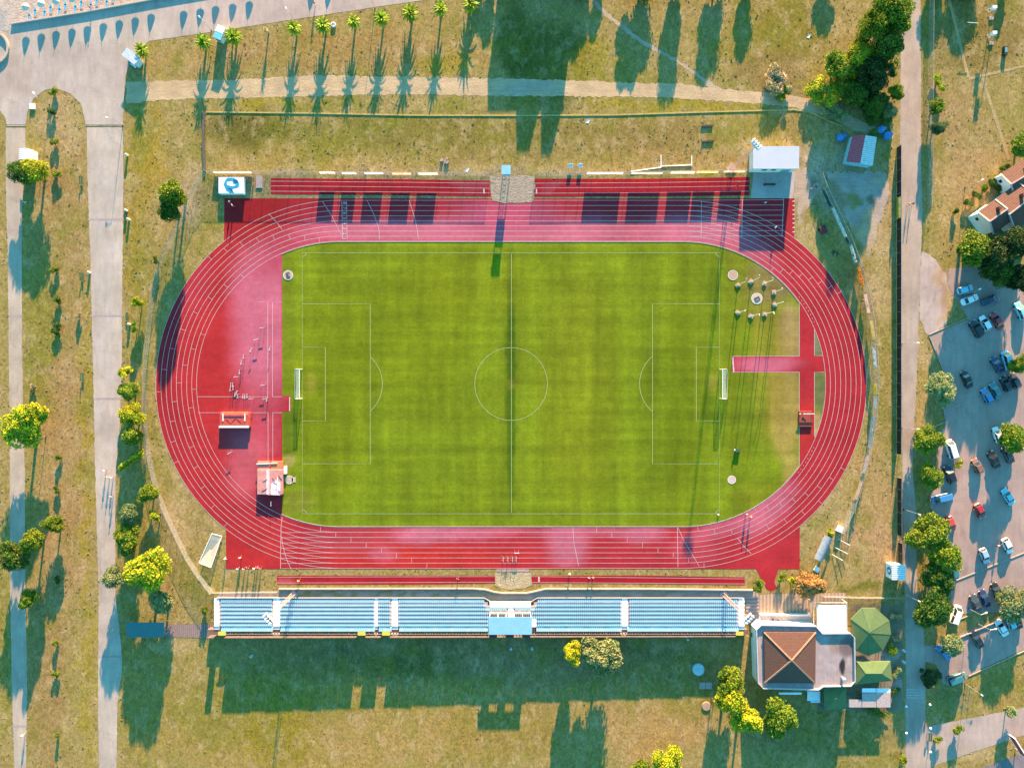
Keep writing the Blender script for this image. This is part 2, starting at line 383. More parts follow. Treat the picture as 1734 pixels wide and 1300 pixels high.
lpath = [(12,217),(41,217),(40,300),(20,330),(36,430),(38,560),(39,690),(42,800),(43,1000),(46,1160),(44,1320),(25,1320),(20,1160),(17,980),(17,800),(15,600),(13,420)]
lpath = [(10,217),(43,217),(43,250),(40,300),(37,360),(37,520),(39,690),(42,800),(43,1000),(46,1160),(44,1320),(25,1320),(20,1160),(17,980),(17,800),(15,600),(13,420),(10,330)]
struct(sheet('garden_path', [lpath], .02, PV, 14, pcol(lit(208,192,170)), rough_edge=.55, rs=3), 'narrow pale path at the far left edge', 'path')
eroad = [(1526,-40),(1558,-40),(1560,140),(1559,260),(1562,360),(1559,440),(1556,520),(1553,620),(1548,720),(1545,790),(1551,860),(1553,1000),(1564,1060),(1567,1120),(1567,1230),(1740,1196),(1760,1192),(1760,1236),(1740,1242),(1640,1275),(1580,1297),(1566,1320),(1533,1320),(1534,1150),(1532,1000),(1529,860),(1527,700),(1526,520),(1524,250)]
struct(sheet('service_road', [eroad], .02, PV, 14, pcol(lit(206,186,164), [(1545,900,30,500,lit(198,184,168),.5),(1545,1200,20,100,lit(190,172,160),.6),(1660,1235,120,30,lit(205,188,178),.7)]), rough_edge=.55, rs=4), 'straight sandy grey service road along the right of the stadium', 'road')
apron = [(1561,425),(1575,430),(1600,462),(1606,482),(1604,540),(1600,553),(1571,567),(1558,540),(1557,480)]
struct(sheet('gravel_apron', [apron], .012, PV, 10, pcol(lit(214,194,180), [(1598,500,9,50,lit(205,170,120),.9)]), rough_edge=1.5, rs=5), 'pale gravel apron between the service road and the car park', 'apron')
lot = [(1574,568),(1640,541),(1605,482),(1606,455),(1640,452),(1760,470),(1760,1086),(1734,1099),(1640,1142),(1612,1160),(1597,1158),(1586,1125),(1567,1119),(1566,1092),(1588,1092),(1596,1090),(1608,1100),(1626,1072),(1650,1062),(1692,1052),(1690,1036),(1650,1036),(1612,1042),(1610,1000),(1604,930),(1596,880),(1576,862),(1574,840),(1590,820),(1588,780),(1588,738),(1600,722),(1598,690),(1604,640),(1598,628)]
struct(sheet('car_park', [lot], .024, PV, 12, pcol(lit(196,172,158), [(1700,660,60,60,lit(188,168,156),.6),(1650,820,60,120,lit(204,176,160),.6),(1660,980,60,60,lit(190,170,160),.6)]), rough_edge=.7, rs=6), 'grey asphalt car park on the right with rows of cars', 'car park')
lowroad = [(1600,1330),(1660,1300),(1740,1272),(1760,1266),(1760,1330)]
struct(sheet('lower_road', [lowroad], .02, PV, 14, pcol(lit(150,140,140))), 'dark grey road in the bottom right corner', 'road')
DIRT = M('dirt', lit(214,188,150), .95, .16, .35, bump=.04)
def dcol(base): return pcol(base)
DM = vcol_mat('bare_earth', .95, [((1,1,1), .3, 5, .8, 1.15), ((.4,2.2,1), .8, 4, .88, 1.1), ((1,1,1), 3, 3, .85, 1.12)], (2, .05))
dpath = [(213,140),(300,137),(400,135),(520,128),(700,130),(850,133),(960,136),(1040,139),(1150,143),(1240,152),(1330,160),(1380,168),(1412,180),(1440,196),(1470,212),(1512,222),(1512,236),(1480,230),(1440,218),(1415,206),(1385,192),(1330,180),(1240,173),(1140,166),(1040,164),(850,163),(700,160),(520,163),(440,166),(300,168),(240,173),(214,176)]
struct(sheet('dirt_track', [dpath], .012, DM, 10, pcol(lit(220,192,148), [(900,148,60,14,lit(196,180,164),.6),(1440,205,40,20,lit(200,170,130),.7)]), rough_edge=1.6, rs=7), 'sandy dirt track crossing the dry grass above the stadium', 'track')
trail = [(994,-6),(1001,-6),(1030,22),(1080,62),(1150,103),(1190,130),(1222,152),(1210,156),(1180,130),(1145,106),(1075,67),(1025,27)]
struct(sheet('footpath', [trail], .01, DM, 8, pcol(lit(200,180,150)), rough_edge=1.6, rs=8), 'thin worn footpath slanting down to the dirt track', 'path')
yard = [(1276,291),(1348,291),(1342,336),(1271,336)]
struct(sheet('hut_yard', [yard], .014, PV, 8, pcol(lit(206,196,186))), 'concrete yard in front of the white equipment building', 'yard')
yard2 = [(1348,288),(1380,292),(1392,318),(1372,345),(1352,390),(1350,336),(1345,336)]
struct(sheet('bare_earth_yard', [yard2], .01, DM, 5, pcol(lit(206,182,156), [(1362,370,10,20,lit(170,150,90),.8),(1385,300,10,10,lit(150,140,110),.7)]), rough_edge=2.5, rs=9), 'bare pale earth beside the track corner', 'yard')
gray = [(1398,292),(1500,292),(1506,330),(1488,380),(1470,440),(1446,400),(1425,350)]
struct(sheet('gravel_yard', [gray], .008, DM, 4, pcol(lit(196,180,164), [(1450,420,20,40,DRY,.9),(1472,390,14,40,lit(206,178,136),.9),(1440,340,12,12,OLV,.8),(1494,310,12,20,lit(206,184,150),.8),(1420,330,14,30,lit(160,146,100),.7),(1468,345,10,9,lit(120,114,80),.8)]), rough_edge=3, rs=10), 'pale gravel yard below the striped shed', 'yard')
pit = [(829,298),(906,298),(904,330),(902,341),(884,344),(850,344),(834,341),(832,322)]
SM = vcol_mat('sand', .95, [((1,1,1), .8, 5, .75, 1.18), ((1,1,1), 3, 4, .8, 1.15)], (2.2, .12))
struct(sheet('gravel_pit', [pit], .055, SM, 6, pcol(lit(186,172,150)), rough_edge=1.5, rs=11), 'grey gravel pit between the two short warm up strips', 'pit')
beach = [(-60,-200),(900,-330),(900,-264),(270,-3),(20,41),(14,55),(0,50),(-60,60)]
struct(sheet('beach', [beach], .035, SM, 14, pcol(lit(222,202,182), [(6,40,7,30,lit(170,180,180),.6)])), 'pale sand beach with umbrellas in the top left corner', 'beach')
for q, nm, lb in (([(1604,-6),(1608,-6),(1642,130),(1637,133)], 'concrete_strip', 'slanting concrete kerb path in the top right field'), ([(1640,131),(1740,109),(1740,113),(1641,136)], 'concrete_strip', 'concrete kerb path running right to the top right edge'), ([(1661,132),(1666,131),(1711,270),(1706,272)], 'concrete_strip', 'long thin concrete kerb path leading down to the houses')):
    struct(sheet(nm, [q], .02, DM, 10, pcol(lit(196,172,120)), rough_edge=.4), lb, 'path')

# ---------------------------------------------------------------- athletics ground
LCX, RCX, MCY, RI, RO = 575.0, 1156.0, 650.5, 241.5, 311.0
LW = (RO-RI)/8
outer = [(380,336),(1345,336),(1345,403.5)] + arc(RCX, MCY, RO, -52.6, 50.4) + [(1354,963),(1318,963),(1311,985),(1316,996),(1306,1001),(1298,997),(1280,963),(383,963)] + arc(LCX, MCY, RO, 128.2, 231)
gin = arc(LCX, MCY, RI, 246.3, 270, 14) + arc(RCX, MCY, RI, -90, -35, 30) + [(1354,512.5),(1354,603),(1239,603),(1239,630),(1354,630),(1354,788.5)] + arc(RCX, MCY, RI, 35, 90, 30) + arc(LCX, MCY, RI, 90, 113.7, 14) + [(478,871.5),(478,697),(492,697),(492,670),(478,670),(478,429.5)]
sl1 = [(1379,558),(1386,577),(1392.6,602),(1379,602)]; sl2 = [(1379,630),(1396.6,630),(1397.5,650),(1396,680),(1391,710),(1380.6,740),(1379,738)]
RED = lit(192,54,62); RED2 = lit(204,58,58); PINK = lit(222,120,140)
TSP = [(370,560,50,190,lit(196,54,56),.8),(350,700,50,200,RED2,.6),(430,925,60,50,RED2,.9),(640,940,130,26,lit(216,56,50),.8),(760,945,140,20,lit(216,58,50),.8),(1330,930,60,50,lit(196,58,64),.7),(430,360,60,40,lit(176,40,40),.7),(700,320,500,18,lit(170,38,46),.8),
 (446,560,52,120,PINK,.95),(450,480,56,60,PINK,.9),(500,420,90,34,lit(206,84,104),.8,-25),(430,730,50,60,lit(212,90,104),.75),(420,790,36,50,lit(222,112,122),.7),(330,470,30,60,lit(205,70,88),.4),
 (870,393,320,24,PINK,.9),(860,365,90,30,lit(206,92,120),.8),(640,392,110,18,PINK,.75),(1180,392,80,26,PINK,.9),(1260,420,60,26,PINK,.7,28),(1310,470,20,50,lit(205,70,88),.5,-35),
 (720,904,60,16,PINK,.85),(790,900,90,13,PINK,.7),(960,918,34,46,PINK,.85,-15),(1090,904,36,16,PINK,.7),(1000,899,120,9,PINK,.6),(600,915,70,24,lit(214,90,100),.5),(1300,862,60,26,PINK,.85,-42),(1220,895,60,14,PINK,.6,-18),(1180,930,40,26,lit(214,86,100),.6),
 (1296,617,56,16,PINK,.9),(650,940,26,12,PINK,.5),(1365,720,12,40,lit(206,60,50),.8)]
TM = vcol_mat('tartan', .75, [((1,1,1), .09, 5, .80, 1.14), ((.15,1.5,1), .5, 4, .93, 1.06), ((1,1,1), .8, 5, .88, 1.08), ((1,1,1), 5, 3, .92, 1.06)], (9, .008), spec=.05)
track = sheet('running_track', [outer, gin, sl1, sl2], .03, TM, 4.2, lambda p: spots(p, RED, TSP, .3, 1.05))
struct(track, 'red eight lane running track round the football pitch', 'running track')
# infield grass
PG = lit(133,154,27); PDK = lit(78,112,16); PDRY = lit(184,160,88)
ISP = [(1338,570,24,60,lit(196,168,104),.9),(1330,680,30,100,lit(186,160,84),.9),(1300,620,30,130,lit(160,146,50),.6),(1310,470,40,50,lit(156,136,92),.85,40),(1280,500,40,50,lit(140,130,56),.6),(1250,440,30,20,lit(140,140,40),.5),(1340,800,16,40,lit(180,156,80),.7),(1300,840,60,26,lit(130,132,30),.5),(1150,650,26,260,lit(118,136,14),.5),(1130,700,60,120,lit(110,130,18),.5),(865,650,9,226,PDK,.9),(560,650,60,220,lit(126,140,12),.5),(700,560,110,140,lit(126,140,10),.35),(980,650,70,220,lit(146,150,28),.35),(800,480,120,60,lit(146,154,24),.3),(488,540,12,110,lit(128,140,30),.4),(490,730,14,50,lit(96,124,30),.5),(490,780,12,12,lit(186,166,96),.7),(526,650,9,20,lit(168,160,60),.55),(1205,650,9,20,lit(166,158,64),.55),(865,650,9,9,lit(160,156,56),.4),(505,850,28,22,lit(140,140,50),.6),(1210,500,12,60,PDK,.4),(1240,560,20,120,lit(124,138,26),.5),(1387,580,12,30,lit(130,136,100),.9),(1388,660,12,40,lit(120,126,80),.9),(1385,720,10,24,lit(196,170,110),.9),(1270,690,30,60,lit(118,134,30),.5),(1200,690,12,40,PDK,.5)]
def pitch_mat():
    mt, nt, bs = _new('pitch_turf')
    at = nt.nodes.new('ShaderNodeVertexColor'); at.layer_name = 'Col'; c = at.outputs[0]
    for sv, rot, sc, de, lo, hi in (((.05,1,1), 0, .45, 3, .88, 1.09), ((1,.05,1), 0, .30, 3, .86, 1.11), ((1,.5,1), 0, .09, 5, .83, 1.14), ((1,1,1), 0, .45, 5, .86, 1.1), ((1,1,1), 0, 1.6, 4, .88, 1.1), ((.25,1,1), 0, 4, 2, .93, 1.07)):
        c = _mulc(nt, c, _range(nt, _noise(nt, _pos(nt, sv, rot), sc, de, .6), .32, .68, lo, hi))
    for dr, per, lo, hi in (('X', 11.6, .945, 1.03), ('Y', 8.1, .95, 1.03), ('Y', 4.05, .97, 1.015)):
        wv = nt.nodes.new('ShaderNodeTexWave'); wv.bands_direction = dr; wv.inputs['Scale'].default_value = .314/per; wv.inputs['Distortion'].default_value = .25; wv.inputs['Detail'].default_value = 2; nt.links.new(_pos(nt), wv.inputs['Vector'])
        c = _mulc(nt, c, _range(nt, wv.outputs['Fac'], .3, .7, lo, hi))
    nt.links.new(c, bs.inputs['Base Color']); bs.inputs['Roughness'].default_value = .9; bs.inputs['Specular IOR Level'].default_value = .1
    _bump(nt, bs, _noise(nt, _pos(nt), 5, 4, .7), .02)
    return mt
inner = arc(LCX, MCY, RI+1, 90, 270, 60) + arc(RCX, MCY, RI+1, -90, 90, 60)
PM = pitch_mat()
struct(sheet('football_pitch', [inner], .022, PM, 4.5, lambda p: spots(p, PG, ISP, .12)), 'mown bright green football pitch inside the running track', 'pitch')
# warm up strips and jump runways
def strip(outl, label, k=0):
    return struct(sheet('warm_up_strip', [outl], .03, TM, 6, lambda p: spots(p, lit(186,42,52), [(650,318,160,10,lit(168,36,44),.6),(1000,318,60,10,lit(192,50,54),.6),(800,312,30,14,lit(190,80,84),.7),(930,312,16,12,lit(190,80,90),.6),(480,982,20,8,lit(206,110,110),.6)]), rough_edge=.2), label, 'strip')
strip([(458.5,302),(690,304),(829,306),(831,333),(690,331),(458.5,329)], 'red sprint strip left of the gravel pit with white lanes')
strip([(905,303),(1100,303),(1269,300),(1269,331),(1100,333),(905,333)], 'red sprint strip right of the gravel pit with white lanes')
strip([(469,974),(700,974),(838,974),(838,987),(700,989),(469,989)], 'narrow red jump runway left of the sand pit by the grandstand')
strip([(900,974),(1100,974),(1261,977),(1261,990),(1100,988),(900,987)], 'narrow red jump runway right of the sand pit by the grandstand')
spit = [(839,969),(899,969),(901,990),(888,995),(864,998),(846,995),(838,990)]
struct(sheet('sand_pit', [spit], .03, SM, 5, pcol(lit(214,194,150), [(855,972,9,4,lit(120,128,110),.9)]), rough_edge=.6), 'pale long jump sand pit in front of the grandstand', 'sand pit')
board = [(841,962),(896,962),(896,968),(841,968)]
struct(sheet('pit_apron', [board], .026, SM, 5, pcol(lit(196,172,160))), 'sandy apron between track and long jump pit', 'apron')
walk = [(372,1002),(470,1000),(800,999),(822,1000),(836,1003),(896,1003),(912,1000),(1260,999),(1284,1001),(1284,1012),(1262,1011),(910,1010),(900,1021),(830,1021),(820,1010),(460,1011),(366,1014)]
struct(sheet('stand_walkway', [walk], .016, DM, 6, pcol(lit(200,178,158), [(600,1008,200,3,lit(150,140,60),.7),(830,1006,30,8,lit(206,180,140),.8),(1100,1008,120,4,lit(168,146,110),.6)]), rough_edge=.5), 'pale walkway along the foot of the grandstand', 'walkway')
WLINE = M('line_paint', lit(232,216,212), .8, .14, 1.5)
CLINE = M('chalk', lit(200,214,150), .9, .12, 1.5)
# pitch lines
def P(*pts): return [W(*p) for p in pts]
m = MB(); LZ = .036; lw = .10
def rect(mb, x0, y0, x1, y1, wd, z): mb.ribbon(P((x0,y0),(x1,y0),(x1,y1),(x0,y1)), wd, z, closed=True)
rect(m, 512, 428, 1218.5, 869.5, lw, LZ)
m.ribbon(P((866,430),(866,868)), lw, LZ); m.ribbon(P(*arc(865.5, 650, 61.5, 0, 359, 72)), lw, LZ, closed=True)
for sx, a, b in ((512, 627, 551), (1218.5, 1105, 1179)):
    m.ribbon(P((sx,514.5),(a,514.5),(a,785),(sx,785)), lw, LZ); m.ribbon(P((sx,588),(b,588),(b,712.5),(sx,712.5)), lw, LZ)
    c = sx+74*(1 if a < 866 else -1); t = math.degrees(math.acos(abs(a-c)/61.5))
    m.ribbon(P(*(arc(c, 650, 61.5, -t, t, 24) if a < 866 else arc(c, 650, 61.5, 180-t, 180+t, 24))), lw, LZ)
    q = 7 if sx < 866 else -7
    for cy, qy in ((428, 7), (869.5, -7)): m.ribbon(P((sx+q,cy),(sx+q*.7,cy+qy*.7),(sx,cy+qy)), lw, LZ)
struct(m.build('pitch_lines', CLINE), 'thin white chalk lines of the football pitch', 'line marking')
# track lines
m = MB(); tz = .039; tw = .082
for k in range(9):
    r = RI+k*LW+(.6 if k == 0 else 0)
    m.ribbon(P(*(arc(LCX, MCY, r, 90, 270, 90)+arc(RCX, MCY, r, -90, 90, 90))), tw, tz, closed=True)
    # straight chutes
    if k > 0: m.ribbon(P((RCX,MCY-r),(1327,MCY-r+(-.006*171))), tw, tz+.004)
    if k > 0: m.ribbon(P((476,MCY+r+.6),(LCX,MCY+r)), tw, tz+.004)
m.ribbon(P((1188,340),(1187,404)), tw, tz+.008); m.ribbon(P((1257,338),(1256,402)), tw*1.3, tz+.008); m.ribbon(P((1327,335),(1324,402)), tw*1.3, tz+.008)
m.ribbon(P((579,341),(580,405)), tw*1.3, tz+.008); m.ribbon(P((587,341),(588,405)), tw, tz+.008)
m.ribbon(P((478,875),(476,892),(475,963)), tw*1.3, tz+.008); m.ribbon(P((1147,893),(1148,960)), tw*1.2, tz+.008)
for c in ([(546,341),(562,366),(574,390),(578,398)],[(622,340),(634,365),(641,385),(643,405)],[(693,340),(704,375),(709,405)],[(455,362),(468,376),(478,389)],[(1148,893),(1158,915),(1172,938),(1184,958)],[(970,893),(972,920),(980,958)],[(1249,911),(1260,925),(1272,937)],[(477,910),(480,928),(486,948),(493,963)]):
    m.ribbon(P(*c), tw*1.1, tz+.012)
def tick(lane, ang, cx, w_=1.0):
    a = R(ang); r0 = RI+lane*LW; m.ribbon(P((cx+r0*math.cos(a), MCY+r0*math.sin(a)), (cx+(r0+LW)*math.cos(a), MCY+(r0+LW)*math.sin(a))), tw*.9*w_, tz+.016)
for lane in range(8):
    for a0, st in ((262-lane*5.4, 0), (228-lane*7.2, 0), (200-lane*6.5, 0), (168-lane*7.0+10, 0)): 
        if a0 > 96: tick(lane, a0, LCX)
    for a0 in (-52+lane*3.1, 60-lane*4.6, 84-lane*6.2): tick(lane, a0, RCX)
for lane in range(8):       # stagger marks on the near straight
    x = 543+lane*25.7; y0 = MCY+RI+lane*LW; m.ribbon(P((x,y0),(x,y0+LW)), tw*.9, tz+.016)
    x = 1010+lane*26; m.ribbon(P((x,y0),(x,y0+LW)), tw*.9, tz+.016)
for i in range(8):
    m.ribbon(P((1342,341+i*7.4),(1346,341+i*7.4)), .25, tz)
# D area lines, runway edges, strips
for c in ([(437,511),(453.5,511),(453.5,671)],[(478,511.5),(461.5,511.5),(461.5,671)],[(335,671.5),(454,671.5)],[(461,671.5),(478,671.5)],[(335,698.5),(454,698.5)],[(461,698.5),(478,698.5)],[(454,698.5),(454,780)],[(462,698.5),(462,780)],[(1239.5,603),(1354,603)],[(1239.5,630),(1354,630)],[(1379,557),(1379,602),(1392,602)],[(1396,630),(1379,630),(1379,740)],[(1353.5,512),(1353.5,603)],[(1353.5,630),(1353.5,788)],
          [(459,307),(700,309),(829,310.5)],[(459,315),(700,317),(829,319)],[(459,324),(700,325.5),(829,327)],[(905,310.5),(1100,309.5),(1268,307)],[(905,318.5),(1100,317.5),(1268,315)],[(905,327.5),(1100,326.5),(1268,324)],
          [(470,976.5),(838,975.5)],[(470,986.5),(838,985)],[(900,975.5),(1261,979.5)],[(900,985.5),(1261,988)]):
    m.ribbon(P(*c), tw, tz)
m.ribbon(P((1240.5,604),(1242.5,630)), .3, tz+.004); m.ribbon(P((490.5,672),(490.5,696)), .22, tz+.004)
m.ribbon(P((819.5,320),(819.5,328)), .3, tz+.004); m.ribbon(P((908.5,320),(908.5,328)), .3, tz+.004); m.ribbon(P((912.5,975.5),(912.5,984.5)), .35, tz+.004)
# dotted inner line on the right bend
for i in range(46):
    a = -37+i*74/45; r = RI+LW*.55
    if abs(a) < 24: continue
    p = arc(RCX, MCY, r, a, a+.45, 2); m.ribbon(P(*p), tw, tz)
lines = m.build('track_lines', WLINE); struct(lines, 'white lane lines painted on the red running track', 'line marking')
# inner kerb
m = MB(); m.wall(P(*(arc(LCX, MCY, RI-.8, 246, 270, 16)+arc(RCX, MCY, RI-.8, -90, -35, 30))), .12, 0, .08); m.wall(P(*(arc(RCX, MCY, RI-.8, 35, 90, 30)+arc(LCX, MCY, RI-.8, 90, 114, 16))), .12, 0, .08)
tag(m.build('track_kerb', M('kerb_concrete', lit(215,190,185), .8)), 'low pale kerb round the grass edge of the running track', 'kerb')
# lane numbers
def text_obj(name, body, size, loc, rz, mt, parent=None, rx=0, ext=0.0):
    cu = bpy.data.curves.new(name, 'FONT'); cu.body = body; cu.size = size; cu.align_x = 'CENTER'; cu.align_y = 'CENTER'; cu.extrude = ext
    t = bpy.data.objects.new(name, cu); COL.objects.link(t); bpy.context.view_layer.update()
    me = bpy.data.meshes.new_from_object(t.evaluated_get(bpy.context.evaluated_depsgraph_get())); bpy.data.objects.remove(t)
    o = bpy.data.objects.new(name, me); COL.objects.link(o); o.location = loc; o.rotation_euler = (rx, 0, rz); me.materials.clear(); me.materials.append(mt)
    if parent is not None: o.parent = parent
    return o
for k in range(8):
    x, y = W(583.5, MCY-RI-(k+.5)*LW)
    o = text_obj('lane_number', str(k+1), 1.15, (x, y, tz+.02), R(-90), WLINE)
    struct(o, 'painted white lane number %d before the finish line' % (k+1), 'lane number')
# ---------------------------------------------------------------- trees and plants
BARK = M('bark', (.13, .10, .075), .95, .3, 3, bump=.03)
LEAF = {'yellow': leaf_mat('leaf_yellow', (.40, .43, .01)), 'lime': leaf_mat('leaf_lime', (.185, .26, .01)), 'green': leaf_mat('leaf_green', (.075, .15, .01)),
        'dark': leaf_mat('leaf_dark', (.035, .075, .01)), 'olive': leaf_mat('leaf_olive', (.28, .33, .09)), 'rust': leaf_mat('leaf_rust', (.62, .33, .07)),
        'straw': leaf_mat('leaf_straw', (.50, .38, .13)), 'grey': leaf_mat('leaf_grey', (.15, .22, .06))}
def crown_mesh(name, seed, nb, nl, leaf, flat=.8, spread=.62, gap=.0):
    """leaf cards in clumps: unit radius 1, z from -flat to flat"""
    rg = np.random.default_rng(seed)
    cs = []
    while len(cs) < nb:
        c = rg.uniform(-1, 1, 3)
        if np.linalg.norm(c) <= 1: cs.append(c*np.array([spread, spread, spread*flat]))
    cs = np.array(cs); rr = rg.uniform(.13, .40, nb); an = rg.uniform(0, 6.28); cs[:, 0] *= rg.uniform(.85, 1.2); cs[:, 1] *= rg.uniform(.75, 1.05)
    th = np.arctan2(cs[:, 1], cs[:, 0]); lob = 1+.26*np.sin(th*2+an)+.2*np.sin(th*3+an*2); cs[:, 0] *= lob; cs[:, 1] *= lob
    k = rg.integers(0, nb, nl); d = rg.normal(size=(nl, 3)); d /= np.linalg.norm(d, axis=1)[:, None]
    t = rg.uniform(.35, 1.1, nl)**.6
    p = cs[k] + d*(rr[k]*t)[:, None]*np.array([1, 1, .85])
    nrm = d*.8 + rg.normal(size=(nl, 3))*.55; nrm /= np.linalg.norm(nrm, axis=1)[:, None]
    up = rg.normal(size=(nl, 3)); a = np.cross(nrm, up); a /= np.linalg.norm(a, axis=1)[:, None]; b = np.cross(nrm, a)
    s = leaf*rg.uniform(.6, 1.35, nl)[:, None]
    bend = nrm*s*.35
    V = np.stack([p - a*s, p - b*s*.6 + bend, p + a*s, p + b*s*.6 + bend], 1).reshape(-1, 3)
    me = bpy.data.meshes.new(name); F = np.arange(nl*4).reshape(-1, 4)
    me.from_pydata(V.tolist(), [], F.tolist()); me.materials.append(LEAF['green']); me.update(); return me
def trunk_mesh(name, seed, limbs=5, r=.09, top=.5):
    """unit height trunk with limbs spreading into the crown (crown radius 1 wide)"""
    rg = random.Random(seed); m = MB(); m.tube((0,0,-.02), (.01,.02,.22), r*1.2, r*.95, 9); m.tube((.01,.02,.2), (.03,0,top), r*.95, r*.6, 9)
    for i in range(limbs):
        a = i*6.283/limbs+rg.uniform(-.4, .4); q = (math.cos(a)*.32, math.sin(a)*.32, top+rg.uniform(.06, .16)); s0 = (.02, .01, top*rg.uniform(.6, .95))
        m.tube(s0, q, r*.5, r*.28, 6); e = (q[0]*2.1, q[1]*2.1, q[2]+rg.uniform(.02, .16)); m.tube(q, e, r*.28, r*.08, 5)
        e2 = (q[0]*1.3-q[1]*.7, q[1]*1.3+q[0]*.7, q[2]+.17); m.tube(q, e2, r*.24, r*.07, 5)
    o = m.build(name, BARK, smooth=True); me = o.data; bpy.data.objects.remove(o); return me
CR = [crown_mesh('crown', 10+i, 36, 9500, .056, spread=.70) for i in range(4)]
CRS = [crown_mesh('crown', 30+i, 12, 1600, .095, spread=.6) for i in range(3)]
CRB = [crown_mesh('crown', 50+i, 26, 4500, .07, flat=.6, spread=.68) for i in range(2)]
TR = [trunk_mesh('trunk', 3+i) for i in range(3)]
_tn = [0]
def tree(px, py, r, h, leaf, label, cat='tree', group=None, kind='tree', name=None, base=None, stretch=1.0, hc=.62, low=.30, big=True):
    """px,py = where the crown shows in the photo; r = crown radius in pixels; h height in m; low = crown bottom as share of h"""
    i = _tn[0]; _tn[0] += 1; rm = r*S*(H-h*hc)/H
    x, y = W(px, py, h*hc)
    nm = name or ('tree' if kind == 'tree' else kind)
    t = thing(nm, (x, y, 0), label, cat, group=group); t.rotation_euler[2] = (i*2.399) % 6.28
    cm = (CR if kind == 'tree' and big else CRS if not big else CRB)[i % (4 if kind == 'tree' and big else 3 if not big else 2)]
    c = bpy.data.objects.new('crown', cm); COL.objects.link(c); c.parent = t
    zc = h*(low+1)/2; hz = h*(1-low)/2
    c.location = (0, 0, zc); c.scale = (rm*1.25, rm*1.25*stretch, hz*1.25)
    c.material_slots[0].link = 'OBJECT'; c.material_slots[0].material = LEAF[leaf]
    if h > 1.2:
        k = bpy.data.objects.new('trunk', TR[i % 3]); COL.objects.link(k); k.parent = t; k.scale = (rm*.9, rm*.9, h)
        if rm*.09 > .45: k.scale = (4.2, 4.2, h)
    return t
# left strips
tree(40,720,40,8.5,'yellow','big bright yellow tree over the narrow garden path at the left edge')
tree(91,886,17,5,'lime','small yellow green tree standing free on the grass strip right of the garden path')
tree(24,942,24,7,'green','dark green tree over the garden path with a lamp arm across it')
tree(54,914,21,7.5,'lime','mid green tree joined to the dark one over the garden path, on its upper right')
tree(47,1013,17,6,'lime','small round tree by the lower garden path with a yellow top')
tree(60,290,24,6.0,'yellow','yellow topped tree beside the grey roofed hut at the left road',hc=.6)
tree(36,292,20,5.5,'green','dark green tree just below the grey roofed hut at the left road')
tree(297,330,24,9,'lime','yellow green tree above the bend of the stadium fence', hc=.6)
tree(287,355,20,8,'green','dark green tree tucked below the yellow green one at the stadium fence bend')
tree(232,512,11,4,'yellow','small bright yellow round tree left of the track beside the fence', big=False)
tree(264,441,6,2.4,'lime','tiny round sapling by the shaded fence path left of the track', big=False, low=.1)
tree(226,556,9,3,'yellow','low flat yellow shrub below the bright yellow round tree', kind='shrub', big=False, low=.1, cat='shrub', stretch=.5)
tree(212,630,12,5,'yellow','yellow tree at the road edge, topmost of the clump left of the fence', big=False)
tree(219,662,18,5,'lime','round leafy green tree in the roadside clump, with a dense even crown')
tree(224,702,19,6,'yellow','ragged yellow tree below the dense round one in the roadside clump')
tree(227,737,18,6,'lime','olive yellow tree at the bottom of the roadside clump, over the shaded verge')
tree(226,776,22,5,'yellow','thin flat yellow tree reaching sideways over the road shadow', stretch=.36, big=False)
tree(251,835,17,5,'lime','round green tree standing alone next to the curved fence at the lower left')
tree(262,872,13,4.5,'yellow','small two part yellow bush just below the round tree at the curved fence', stretch=.6, big=False)
tree(218,870,18,6,'grey','grey green feathery tree above the big light green one by the road')
tree(214,911,25,7,'lime','big light green tree with a full leafy crown at the road edge')
tree(253,965,39,9,'yellow','largest bright yellow tree between the road and the stadium fence')
tree(194,976,18,6,'olive','dull olive tree touching the largest bright yellow tree on its road side')
tree(277,1016,22,5,'olive','greyish olive tree just above the blue roofed entrance gate')
tree(345,1033,8,2,'lime','small yellow bush at the left end of the grandstand', kind='bush', big=False, low=.05, cat='bush')
for x, y, r, lb in ((90,240,7,'leafy bush on the road island in line with the sapling bushes, nearest its top'),(93,295,9,'bush beside the tree clump on the left strip, with yellow leaves'),(96,508,8,'dark green bush halfway down the left strip'),(95,558,9,'dark green bush next to a grey tuft on the left strip'),(132,535,6,'pale grey tuft of shrub left of the straight road'),(98,775,6,'dark green bush below the yellow tree on the left strip'),(96,830,6,'small dark bush between the yellow tree and the small free standing tree'),(97,983,7,'dark bush in the tree shadow on the lower left strip'),(93,1089,6,'little green sapling with a thin shadow on the lower left strip'),(94,1141,6,'little green sapling just under another near the worn side path'),(88,188,8,'dark bush in the middle of the rounded road island'),(96,1245,4,'tiny dark weed bush low on the left strip'),(90,153,7,'flowering bush at the rounded tip of the road island'),(92,455,8,'yellowish bush left of the road, level with the middle of the fence shade'),(55,655,8,'pale dry shrub beside the garden path above the big yellow tree')):
    tree(x,y,r,1.5,'straw' if 'pale' in lb else 'green' if 'dark' in lb else 'lime',lb,kind='bush',big=False,low=.05,cat='bush')
